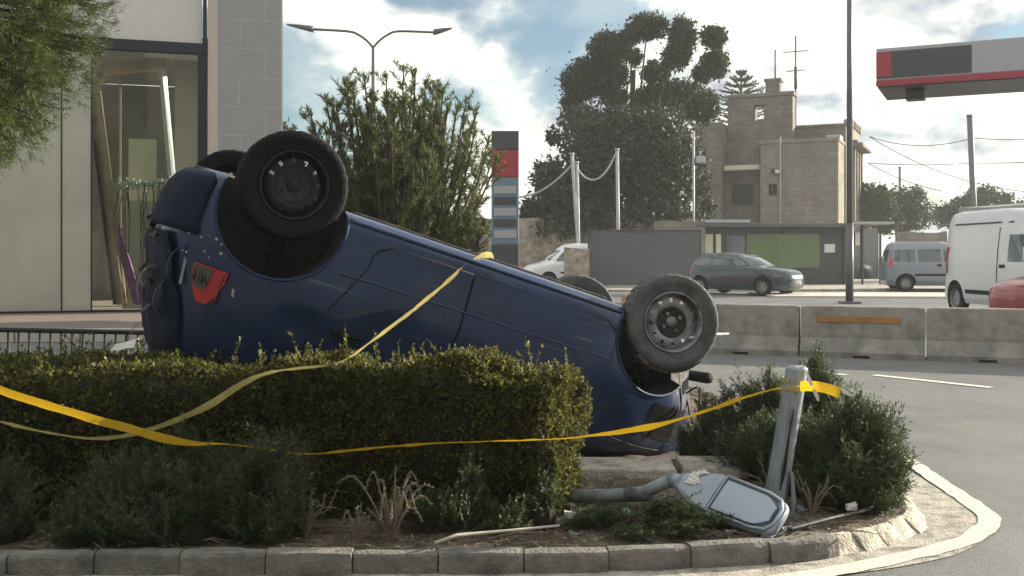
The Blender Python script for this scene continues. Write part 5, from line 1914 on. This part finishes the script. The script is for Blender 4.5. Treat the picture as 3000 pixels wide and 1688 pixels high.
hedge('box_hedge', 'long clipped hedge on the left with sunlit top below the railing', -3.7, -1.18, 4.72, 5.62, zt1, 64000)
hedge('box_hedge', 'clipped hedge before the middle of the car with a sunlit right end', -1.14, 0.27, 4.74, 5.22, zt2, 52000, gap=0.25, slant=0.42)


def rosemary(name, label, c, rad, n_stem, per, lean=(0, 0, 0), m=None, needle=(0.018, 0.034), wid=(0.0035, 0.0065), spike=0.10, up=1.0, group=None, flat=0.0):
    """bush of upright sprigs: each sprig a thin stem with needles"""
    o = empty(name, (c[0], c[1], soil_z(c[0], c[1])), label=label, cat='shrub', group=group)
    z0 = soil_z(c[0], c[1])
    PS, DS, TT = [], [], []
    br = MB()
    pr = random.Random(int(c[0] * 977) & 0xffff)
    ncl = max(14, n_stem // 42)
    CL = []
    for q in range(ncl):
        CL.append((pr.uniform(0, 2 * math.pi), math.acos(pr.uniform(0.0, 1.0)), pr.uniform(0.78, 1.12), pr.random()))
    for k in range(n_stem):
        # tip on or inside the ellipsoid dome
        ca0, ce0, cr0, ct0 = CL[k % ncl]
        a = ca0 + pr.gauss(0, 0.16) / max(0.25, math.sin(ce0))
        e = min(1.62, abs(ce0 + pr.gauss(0, 0.15)))
        rr_ = cr0 * pr.uniform(0.35, 1.0) ** 0.4
        d_ = Vector((math.cos(a) * math.sin(e), math.sin(a) * math.sin(e), math.cos(e)))
        nzv = 1 + 0.3 * noise.noise(Vector((d_.x * 2 + c[0] * 3, d_.y * 2, d_.z * 2 + c[1])))
        tip = Vector((d_.x * rad[0], d_.y * rad[1], d_.z * rad[2])) * rr_ * nzv
        if tip.z < 0.02:
            tip.z = 0.02 + pr.random() * 0.05
        L_ = pr.uniform(0.5, 1.2) * spike
        g = (Vector((d_.x * 0.8, d_.y * 0.8, up)) + Vector((pr.gauss(0, .3), pr.gauss(0, .3), pr.gauss(0, .2))) + Vector(lean)).normalized()
        base = tip - g * L_
        end = tip + g * L_ * pr.uniform(0.2, 0.9)
        if k % 6 == 0:
            root = Vector((tip.x * 0.25, tip.y * 0.25, 0.0))
            br.tube([root, root.lerp(base, 0.55) + Vector((pr.gauss(0, .02), pr.gauss(0, .02), 0.03)), base, end], [0.006, 0.0045, 0.003, 0.0015], 4)
        tt = 0.6 * ct0 + 0.4 * pr.random()
        bend = Vector((pr.gauss(0, .25), pr.gauss(0, .25), pr.gauss(0, .15)))
        for q in range(per):
            f = (q + pr.random()) / per
            p = base.lerp(end, f) + bend * (f * f) * L_ * 0.5
            dd = g * 0.75 + Vector((pr.gauss(0, .55), pr.gauss(0, .55), pr.gauss(0, .4)))
            PS.append(p)
            DS.append(dd)
            TT.append(min(1, max(0, tt * 0.6 + 0.4 * f + pr.gauss(0, .1))))
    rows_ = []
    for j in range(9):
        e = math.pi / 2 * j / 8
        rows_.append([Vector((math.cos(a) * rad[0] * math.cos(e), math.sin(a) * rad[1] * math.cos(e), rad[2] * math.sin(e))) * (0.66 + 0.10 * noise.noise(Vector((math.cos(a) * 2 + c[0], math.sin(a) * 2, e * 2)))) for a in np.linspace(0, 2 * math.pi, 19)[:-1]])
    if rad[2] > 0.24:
        MB().grid(rows_, close=True).build('shade_core', M_SHADECORE, o, fix=True)  # added dark core for the shade inside the bush
    n = len(PS)
    PA = np.array(PS)
    PA[:, 2] = np.maximum(PA[:, 2], 0.01)
    leaves('foliage', PA, np.array(DS), rng.uniform(*needle, n), rng.uniform(*wid, n), m or M_ROSE, o, np.array(TT))['kind'] = 'stuff'
    br.build('stem', M_BARK, o)['kind'] = 'stuff'
    return o


G1 = 'rosemary bushes on the island'
rosemary('rosemary_bush', 'wide dark rosemary bush at the lower left with spiky lit top', (-1.52, 4.52), (0.54, 0.26, 0.385), 3000, 26, group=G1)
rosemary('rosemary_bush', 'spiky tall right end of the lower left rosemary under the tape', (-1.08, 4.54), (0.22, 0.22, 0.43), 760, 24, spike=0.15, group=G1)
rosemary('rosemary_bush', 'small rosemary cut by the lower left edge', (-2.26, 4.5), (0.22, 0.22, 0.30), 420, 24, spike=0.13, group=G1)
rosemary('rosemary_bush', 'round rosemary bush right of the leaning post near the kerb tip', (1.66, 5.1), (0.31, 0.29, 0.47), 3000, 26, spike=0.11, group=G1)
rosemary('rosemary_bush', 'dark rosemary bush between the car nose and leaning post', (1.42, 5.5), (0.26, 0.24, 0.36), 1300, 26, group=G1)
rosemary('rosemary_bush', 'low dark rosemary against the crushed car nose', (1.22, 5.9), (0.24, 0.2, 0.42), 900, 24, group=G1)
rosemary('rosemary_bush', 'greyish rosemary showing above the tape beside the front wheel', (1.46, 5.9), (0.25, 0.22, 0.60), 1000, 24, group=G1)
rosemary('rosemary_bush', 'light green rosemary tuft behind the top of the leaning post', (1.80, 6.1), (0.17, 0.18, 0.70), 800, 24, group=G1)
rosemary('low_shrub', 'low leafy sprawling shrub before the right end of the hedge', (-0.22, 4.56), (0.34, 0.16, 0.17), 420, 20, spike=0.07, needle=(0.014, 0.024), wid=(0.006, 0.010))
rosemary('low_shrub', 'small bright sprig standing before the hedge middle', (-0.20, 4.62), (0.09, 0.09, 0.36), 110, 22, spike=0.08, needle=(0.014, 0.026), wid=(0.007, 0.011))
rosemary('low_shrub', 'small sprig at the foot of the hedge right end', (0.14, 4.64), (0.09, 0.09, 0.26), 90, 22, spike=0.08, needle=(0.014, 0.026), wid=(0.007, 0.011))
rosemary('low_shrub', 'flattened dark shrub lying beside the fallen street light', (0.62, 4.56), (0.40, 0.16, 0.13), 620, 18, spike=0.07, lean=(0.8, -0.4, 0), up=0.2)


def dry_plant(name, label, c, n, L, parent=None, lean=(0, 0)):
    """dry sprigs: bare curved stems with withered leaves"""
    z0 = soil_z(c[0], c[1])
    o = empty(name, (c[0], c[1], z0), label=label, cat='plant')
    pr = random.Random(int(abs(c[0]) * 531 + 3))
    br = MB()
    PS, DS = [], []
    for k in range(n):
        a = pr.uniform(0, 2 * math.pi)
        l = L * pr.uniform(0.45, 1.1)
        out = Vector((math.cos(a) + lean[0], math.sin(a) * 0.6 + lean[1], 0)) * pr.uniform(0.15, 0.8)
        pts = [Vector((0, 0, 0)), out * l * 0.35 + Vector((0, 0, l * 0.5)), out * l * 0.75 + Vector((0, 0, l * pr.uniform(0.6, 0.95))), out * l * 1.1 + Vector((0, 0, l * pr.uniform(0.45, 1.1)))]
        path = smooth_path([tuple(p) for p in pts], 0.015)
        br.tube(path, [0.0055 * (1 - 0.7 * i / len(path)) for i in range(len(path))], 5)
        for p in path[len(path) // 4:]:
            for q in range(4):
                PS.append(p)
                DS.append(Vector((pr.gauss(0, 1), pr.gauss(0, 1), pr.gauss(0.4, 0.8))))
    br.build('stem', M_TWIG, o)['kind'] = 'stuff'
    leaves('withered_leaf', np.array(PS), np.array(DS), rng.uniform(0.008, 0.018, len(PS)), rng.uniform(0.003, 0.006, len(PS)), M_DRY, o)['kind'] = 'stuff'


M_DRY = mat('dry_leaf', (0.16, 0.145, 0.11), 0.8, trans=0.2, tint=True, hue=(0.30, 0.28, 0.21))
dry_plant('dry_plant', 'withered pale sprigs standing by the kerb before the hedge', (-0.52, 4.42), 30, 0.30)
dry_plant('dry_plant', 'sparse dry sprigs fanning left of the withered plant', (-0.66, 4.38), 14, 0.17)
dry_plant('dry_plant', 'dry sprigs at the right foot of the lower left rosemary', (-0.90, 4.48), 22, 0.20)
dry_plant('dry_plant', 'dry loops of stem right of the leaning post', (1.42, 4.84), 10, 0.22, lean=(0.4, 0))
dry_plant('dry_plant', 'grey dry tuft beside the car nose below the tape', (1.30, 5.16), 16, 0.22)

# litter of twigs and dead leaves on the soil
br = MB()
pr = random.Random(21)
for k in range(150):
    if k < 90:
        x, y = pr.uniform(-2.2, 1.6), pr.uniform(4.34, 4.75)
    else:
        x, y = pr.uniform(1.25, 1.85), pr.uniform(4.8, 5.35)
        if isl_bvh.ray_cast(Vector((x + 0.12, y - 0.1, 3)), Vector((0, 0, -1)))[0] is None:
            continue
    z = soil_z(x, y) + 0.006
    a = pr.gauss(0, 0.5)
    L_ = pr.uniform(0.05, 0.3) if k < 90 else pr.uniform(0.04, 0.14)
    d_ = Vector((math.cos(a), math.sin(a), 0)) * L_
    br.tube([Vector((x, y, z)), Vector((x, y, z + pr.uniform(0, 0.02))) + d_ * 0.5 + Vector((0, pr.gauss(0, 0.02), 0.006)), Vector((x, y, z + 0.002)) + d_], [0.005, 0.004, 0.002], 4)
tag(br.build('fallen_twigs', M_TWIG), 'scattered dry twigs on the island soil', 'twigs', kind='stuff')
n = 5200
X = rng.uniform(-2.6, 2.2, n)
Y = rng.uniform(4.3, 5.6, n)
pts = [(x, y, soil_z(x, y)) for x, y in zip(X, Y)]
ok = [i for i, p in enumerate(pts) if any((Vector((p[0], p[1], 0)) - q).length < 9 for q in kline[:1])]
keep_ = [isl_bvh.ray_cast(Vector((x, y, 3)), Vector((0, 0, -1)))[0] is not None for x, y, _ in pts]
P = np.array(pts)[keep_] + np.array([0, 0, 0.004])
n = len(P)
leaves('leaf_litter', P, np.stack([rng.normal(0, 1, n), rng.normal(0, 1, n), rng.normal(0.1, 0.35, n)], 1), rng.uniform(0.012, 0.03, n), rng.uniform(0.006, 0.014, n), mat('litter_leaf', (0.13, 0.10, 0.07), 0.85, tint=True, hue=(0.36, 0.30, 0.22)))
tag(bpy.data.objects['leaf_litter'], 'dead leaves lying on the island soil', 'leaf litter', kind='stuff')
# bent cane on the soil
cn1 = MB().tube([G(1275, 1590, 0.115), G(1340, 1568, 0.125), G(1480, 1556, 0.12), G(1640, 1540, 0.13)], [0.007, 0.008, 0.007, 0.005], 7).build('bent_cane', M_PALE, None, smooth=True)
tag(cn1, 'pale bent cane lying on the soil right behind the kerb', 'cane')
hose = [G(2310, 1552, 0.10), G(2430, 1520, 0.11), G(2530, 1496, 0.11), G(2590, 1464, 0.12), G(2600, 1434, 0.12), G(2575, 1408, 0.13), G(2540, 1400, 0.14)]
tag(MB().tube(smooth_path([tuple(p) for p in hose], 0.03), 0.010, 8).build('irrigation_hose', M_DARKG, None, smooth=True), 'dark irrigation hose curving along the soil at the kerb tip', 'hose')
# crumpled white paper on the hedge, pieces of debris
prr = random.Random(4)
c = W(362, 1015, 5.3)
mb = MB()
rows = [[Vector((c.x + 0.05 * i + 0.012 * prr.uniform(-1, 1), c.y + 0.04 * j, c.z + 0.022 * prr.uniform(-1, 1) + (0.025 if (i, j) == (1, 1) else 0))) for i in range(-1, 2)] for j in range(-1, 2)]
tag(mb.grid(rows).build('crumpled_paper', M_PAPER), 'crumpled white paper on the hedge top before the railing', 'paper')
for (px, py, s, lab) in ((2132, 1430, 0.02, 'white broken chip on the soil behind the fallen light'), (2495, 1487, 0.022, 'white stone chip on the soil at the kerb tip'), (1672, 1512, 0.02, 'white chip at the foot of the hedge end')):
    q = G(px, py, 0.12)
    v = [Vector((q.x + s * prr.uniform(-1.6, 1.6), q.y + s * prr.uniform(-1, 1), q.z - 0.01 + s * (0.2 + 1.1 * (k > 3)) * prr.uniform(.6, 1.2))) for k in range(8)]
    o = MB().hexa([q + Vector((a * s * prr.uniform(.8, 1.5), b * s * prr.uniform(.6, 1), (-0.01 if k < 4 else s * prr.uniform(.5, 1.2)))) for k, (a, b) in enumerate(((-1, -1), (1, -1), (1, 1), (-1, 1)) * 2)]).build('stone_chip', M_PAPER)
    tag(o, lab, 'debris')
dbs = MB()
prd = random.Random(31)
for k in range(70):
    x, y = prd.uniform(0.25, 1.5), prd.uniform(4.42, 5.15)
    z = soil_z(x, y)
    s_ = abs(prd.gauss(0, 0.012)) + 0.005
    dbs.box((-s_ * prd.uniform(.6, 2), -s_, -s_ * 0.3), (s_ * prd.uniform(.6, 2), s_, s_ * 0.5), Matrix.Translation((x, y, z + 0.006)) @ Matrix.Rotation(prd.uniform(0, 6), 4, 'Z') @ Matrix.Rotation(prd.gauss(0, .4), 4, 'X'))
tag(dbs.build('crash_debris', M_GALV), 'small grey crash fragments scattered round the fallen light', 'debris', kind='stuff')
# loose slab edges behind the fallen pipe
sl = MB()
for k, (px0, px1, py) in enumerate(((1690, 1985, 1372), (2000, 2190, 1368))):
    a, b_ = G(px0, py, 0.16), G(px1, py + 6, 0.16)
    o = MB().hexa([a + Vector((0, -0.02, -0.1)), b_ + Vector((0, -0.02, -0.1)), b_ + Vector((0, 0.28, -0.1)), a + Vector((0, 0.28, -0.1)), a, b_, b_ + Vector((0, 0.26, 0.02)), a + Vector((0, 0.25, 0.015))]).build('paving_slab', M_GUTTER)
    bevel(o, 0.012)
    tag(o, ('grey slab on the soil under the car bonnet edge', 'grey slab behind the fallen light near the car nose')[k], 'slab')


# ------------------------------------------------------------------ trees
def tree_ascending(name, label, base, height, spread, n_main, m_leaf, needle, wid, per=26, seed=1):
    """many thin ascending branches from low down, each clothed with short needles"""
    o = empty(name, base, label=label, cat='tree')
    pr = random.Random(seed)
    tr, PS, DS, TT = MB(), [], [], []
    tr.tube([(0, 0, 0), (0.05, 0, 0.5), (0.0, 0.05, 1.1)], [0.11, 0.09, 0.06], 10)
    bro = MB()
    for k in range(n_main):
        a = 2 * math.pi * (k * 0.618) + pr.gauss(0, 0.2)
        rad_ = spread * math.sqrt((k + 0.7) / n_main) * pr.uniform(0.75, 1.08)
        h = height * (1.0 - 0.24 * (rad_ / spread) ** 2) * (pr.uniform(0.42, 1.0) if k % 3 else pr.uniform(0.8, 1.0))
        b0 = Vector((0, 0, pr.uniform(0.3, 1.1)))
        e = Vector((math.cos(a) * rad_, math.sin(a) * rad_, h))
        mid = b0.lerp(e, 0.45) + Vector((math.cos(a), math.sin(a), 0)) * rad_ * 0.18 - Vector((0, 0, 0.1))
        path = smooth_path([tuple(b0), tuple(mid), tuple(e)], 0.12)
        bro.tube(path, [0.028 * (1 - 0.85 * i / len(path)) + 0.003 for i in range(len(path))], 5)
        nT = 20
        for t in range(nT):
            f = 0.22 + 0.78 * (t + pr.random()) / nT
            i = min(int(f * (len(path) - 1)), len(path) - 2)
            p = path[i].lerp(path[i + 1], f * (len(path) - 1) - i)
            ax_ = (path[i + 1] - path[i]).normalized()
            aa = pr.uniform(0, 6.28)
            g = (ax_ * 0.6 + Vector((math.cos(aa), math.sin(aa), 0.35)) * 0.75).normalized()
            L_ = pr.uniform(0.14, 0.40) * (1.25 - 0.6 * f)
            if t % 2 == 0:
                bro.tube([p, p + g * L_], [0.005, 0.002], 4)
            tt = pr.random()
            for q in range(per):
                s = pr.random()
                PS.append(p + g * L_ * s)
                DS.append(g * 0.9 + Vector((pr.gauss(0, .5), pr.gauss(0, .5), pr.gauss(0.1, .4))))
                TT.append(min(1, max(0, tt * 0.5 + 0.35 * f + pr.gauss(0, 0.15))))
        for q in range(34):       # leader tip
            s = pr.uniform(0.82, 1.05)
            p = path[-2].lerp(path[-1], (s - 0.82) / 0.18)
            PS.append(p)
            DS.append(Vector((pr.gauss(0, .35), pr.gauss(0, .35), 1)))
            TT.append(pr.uniform(0.4, 1))
    tr.build('trunk', M_BARK, o, smooth=True)
    bro.build('branch', M_BARK, o)['kind'] = 'stuff'
    n_ = len(PS)
    leaves('crown', np.array(PS), np.array(DS), rng.uniform(*needle, n_), rng.uniform(*wid, n_), m_leaf, o, np.array(TT))['kind'] = 'stuff'


p = W(1160, 750, 14.5)
tree_ascending('feathery_tree', 'feathery olive-green tree with upright branches behind the car', (p.x, p.y, 0), W(0, 195, 14.5).z, 1.62, 150, M_TAMAR, (0.06, 0.12), (0.008, 0.015), 46, 5)
p = W(1405, 750, 13.2)
tree_ascending('feathery_tree', 'small lit lower shrub at the right foot of the centre tree', (p.x - 0.3, p.y + 0.6, 0), 1.9, 0.5, 16, M_TAMAR, (0.05, 0.1), (0.012, 0.02), 20, 8)


def pine_near(name, label, base, crown, rad, n_tuft, seed):
    """pine crown: limbs with tufts of long needles"""
    o = empty(name, base, label=label, cat='tree')
    pr = random.Random(seed)
    tr = MB()
    C = Vector(crown)
    tr.tube([(0, 0, 0), (0.1, 0, 1.6), (0.3, 0.05, C.z * 0.8), (C.x, C.y, C.z + rad[2] * 0.5)], [0.16, 0.14, 0.10, 0.03], 12)
    tr.build('trunk', M_BARK, o, smooth=True)
    br = MB()
    PS, DS, TT, LN = [], [], [], []
    for k in range(n_tuft):
        d_ = Vector((pr.gauss(0, 1), pr.gauss(0, 1), pr.gauss(0, 1))).normalized()
        rr_ = pr.uniform(0.45, 1.0) ** 0.6
        lump_ = 1 + 0.22 * noise.noise(d_ * 2.6 + Vector((seed, 0, 0))) + 0.10 * noise.noise(d_ * 7)
        t = C + Vector((d_.x * rad[0], d_.y * rad[1], d_.z * rad[2])) * rr_ * lump_
        g = (d_ + Vector((0, 0, pr.uniform(-0.15, 0.7))) + Vector((pr.gauss(0, .3), pr.gauss(0, .3), pr.gauss(0, .3)))).normalized()
        L_ = pr.uniform(0.10, 0.22)
        if k % 7 == 0:
            root = Vector((C.x * 0.6, C.y * 0.6, t.z * 0.7 + 0.3 * C.z))
            br.tube([root, root.lerp(t, 0.6) + Vector((0, 0, 0.08)), t], [0.02, 0.012, 0.004], 5)
        tt = pr.random()
        for q in range(30):
            s = pr.random()
            PS.append(t + g * L_ * s)
            DS.append(g * 0.8 + Vector((pr.gauss(0, .5), pr.gauss(0, .5), pr.gauss(0, .5))))
            TT.append(min(1, max(0, 0.6 * tt + 0.4 * s + pr.gauss(0, .1))))
    br.build('branch', M_BARK, o)['kind'] = 'stuff'
    n_ = len(PS)
    leaves('crown', np.array(PS), np.array(DS), rng.uniform(0.05, 0.10, n_), rng.uniform(0.004, 0.007, n_), M_PINE, o, np.array(TT))['kind'] = 'stuff'


pine_near('pine_tree', 'near pine with long sunlit needles at the top left corner', (-5.6, 8.6, 0), (0.72, -0.1, 3.5), (1.28, 1.1, 1.62), 7500, 4)


def clump_tree(name, label, D, trunk_px, clumps, m_leaf, per_area, leaf, dens=1.0, limbs=True, depth=0.8, seed=3, D_base=None):
    """distant tree: trunk, limbs to each clump, clumps of leaf tufts"""
    b = W(trunk_px, 750, D)
    o = empty(name, (b.x, b.y, 0), label=label, cat='tree')
    B = Vector((b.x, b.y, 0))
    pr = random.Random(seed)
    tr, br = MB(), MB()
    zs_ = [W(c[0], c[1], D).z for c in clumps]
    zmid = sum(zs_) / len(zs_)
    tr.tube([(0, 0, 0), (0.1, 0, zmid * 0.4), (0.0, 0.1, zmid * 0.75), (0.1, 0, zmid)], [0.24, 0.2, 0.15, 0.09], 10)
    PS, DS, TT = [], [], []
    for px, py, rx, rz in clumps:
        c = W(px, py, D) - B
        c.y += pr.uniform(-1, 1) * depth * 1.2
        a, h = rx * D / FOC, rz * D / FOC
        if limbs:
            br.tube([(0.05, 0.05, zmid * 0.55), tuple(Vector((0, 0, zmid * 0.55)).lerp(c, 0.6) + Vector((0, 0, -0.2))), tuple(c)], [0.09, 0.06, 0.025], 6)
        n_ = int(per_area * a * h * dens)
        for k in range(n_):
            d_ = Vector((pr.gauss(0, 1), pr.gauss(0, 1), pr.gauss(0, 1))).normalized()
            rr_ = pr.random() ** 0.42
            lump_ = 1 + 0.28 * noise.noise(d_ * 2.2 + Vector((px * 0.1, 0, 0))) + 0.16 * noise.noise(d_ * 6 + Vector((py * 0.1, 0, 0)))
            if k % 40 == 0:
                sc_ = Vector((pr.gauss(0, .5), pr.gauss(0, .5), pr.gauss(0, .5)))
                sc_ = sc_ * (0.8 / max(0.8, sc_.length))
                ss_ = pr.uniform(0.22, 0.42)
            if k % 9 == 0:
                rr_ *= 1.0 + 0.5 * pr.random()
            q_ = sc_ + d_ * rr_ * ss_ if k % 5 else d_ * rr_ * lump_
            p = c + Vector((q_.x * a, q_.y * min(a, 1.6) * depth, q_.z * h))
            PS.append(p)
            DS.append(d_ * 0.5 + Vector((pr.gauss(0, 1), pr.gauss(0, 1), pr.gauss(0.2, 1))))
            TT.append(pr.random())
    tr.build('trunk', M_BARK, o, smooth=True)
    if limbs:
        br.build('limb', M_BARK, o, smooth=True)
    n_ = len(PS)
    leaves('crown', np.array(PS), np.array(DS), rng.uniform(leaf * 0.7, leaf * 1.4, n_), rng.uniform(leaf * 0.35, leaf * 0.7, n_), m_leaf, o, np.array(TT))['kind'] = 'stuff'


clump_tree('tall_pine', 'tall dark pine with clumped crown and sky gaps beside the old house', 52, 1850,
           [(1783, 150, 64, 52), (1750, 222, 98, 58), (1700, 250, 55, 52), (1892, 88, 60, 40), (1850, 100, 30, 30), (1992, 120, 42, 58), (1975, 175, 40, 40), (2081, 122, 38, 34), (2086, 196, 40, 44), (2060, 215, 26, 30), (1927, 208, 42, 36),
            (1987, 292, 112, 60), (1900, 290, 45, 40), (2075, 310, 40, 50), (1675, 300, 34, 28), (1800, 290, 42, 30), (1860, 170, 20, 24)], M_FARLEAF, 5600, 0.18, seed=3)
clump_tree('dense_tree', 'dense dark carob tree mass behind the rubble wall', 50, 1840,
           [(1838, 470, 195, 150), (1750, 420, 120, 110), (1930, 430, 115, 120), (1640, 560, 80, 90), (1860, 380, 130, 70), (1960, 560, 85, 80), (1720, 560, 110, 85), (1625, 400, 28, 24), (1580, 610, 50, 40), (1700, 345, 70, 40), (1760, 650, 120, 60), (1900, 650, 120, 60), (2000, 660, 70, 50), (1640, 660, 80, 50), (1560, 640, 60, 60), (1600, 520, 50, 60)], M_CAROB, 1100, 0.25, depth=0.9, seed=6)
clump_tree('ivy_tree', 'pale leafy creeper tree against the old house corner', 54, 2010, [(1990, 430, 48, 70), (2060, 560, 34, 75), (2030, 480, 30, 50), (2075, 620, 30, 30)], M_FARLEAF, 700, 0.22, seed=12, limbs=False)
clump_tree('round_tree', 'rounded dark tree right of the old house above the silver van', 75, 2640, [(2650, 610, 72, 66), (2620, 640, 60, 50), (2690, 640, 45, 45)], M_FARLEAF, 1100, 0.26, seed=7)
clump_tree('spiky_tree', 'dark tree with feathery top just right of the lamp post', 70, 2560, [(2560, 610, 62, 58), (2525, 645, 50, 50), (2580, 570, 30, 26), (2545, 560, 22, 24), (2600, 640, 50, 45)], M_FARLEAF, 1100, 0.26, seed=8)
clump_tree('far_tree', 'distant dark tree behind the white van roof', 85, 2850, [(2880, 585, 60, 38), (2830, 605, 50, 34), (2935, 600, 40, 34), (2780, 620, 40, 28), (2800, 640, 70, 30), (2900, 630, 80, 30)], M_FARLEAF, 900, 0.3, seed=9)
clump_tree('far_tree', 'small distant tree at the corner of the showroom pillar', 70, 845, [(842, 372, 22, 26), (850, 430, 30, 50)], M_FARLEAF, 520, 0.3, seed=10)
clump_tree('far_tree', 'far trees closing the view at the right edge', 95, 3060, [(3020, 620, 70, 40), (3100, 600, 80, 50)], M_FARLEAF, 380, 0.4, seed=13)
# layered conifer top behind the house tower
p = W(2172, 750, 72)
cf = empty('layered_conifer', (p.x, p.y, 0), label='layered conifer top peeking over the left of the house tower', cat='tree')
zt_ = W(0, 214, 72).z
MB().tube([(0, 0, 0), (0, 0, zt_)], [0.3, 0.05], 8).build('trunk', M_BARK, cf, smooth=True)
PS, DS = [], []
pr = random.Random(8)
for k in range(10):
    z = zt_ - 0.15 - 0.42 * k
    rad_ = 0.25 + 0.42 * min(k, 3.5)
    for q in range(9):
        a = q * 0.698 + k
        for t in np.linspace(0.15, 1, 22):
            for w_ in range(3):
                PS.append(Vector((math.cos(a) * rad_ * t, math.sin(a) * rad_ * t, z + 0.22 * t * t + pr.gauss(0, .03))))
                DS.append(Vector((math.cos(a) + pr.gauss(0, .5), math.sin(a) + pr.gauss(0, .5), 0.5 + pr.gauss(0, .2))))
leaves('crown', np.array(PS), np.array(DS), 0.22, 0.07, M_FARLEAF, cf)['kind'] = 'stuff'


# ------------------------------------------------------------------ light haze in the air
hz = MB().box((-70, -15, -1.0), (75, 130, 17.0)).build('haze', None)
hm = bpy.data.materials.new('haze_air')
hm.use_nodes = True
hm.node_tree.nodes.remove(hm.node_tree.nodes['Principled BSDF'])
pvn = hm.node_tree.nodes.new('ShaderNodeVolumePrincipled')
pvn.inputs['Color'].default_value = (0.93, 0.97, 1.0, 1)
pvn.inputs['Density'].default_value = 0.0009
pvn.inputs['Anisotropy'].default_value = 0.3
hm.node_tree.links.new(pvn.outputs[0], hm.node_tree.nodes['Material Output'].inputs['Volume'])
hz.data.materials.append(hm)
tag(hz, 'thin pale haze in the air', 'haze', kind='stuff')
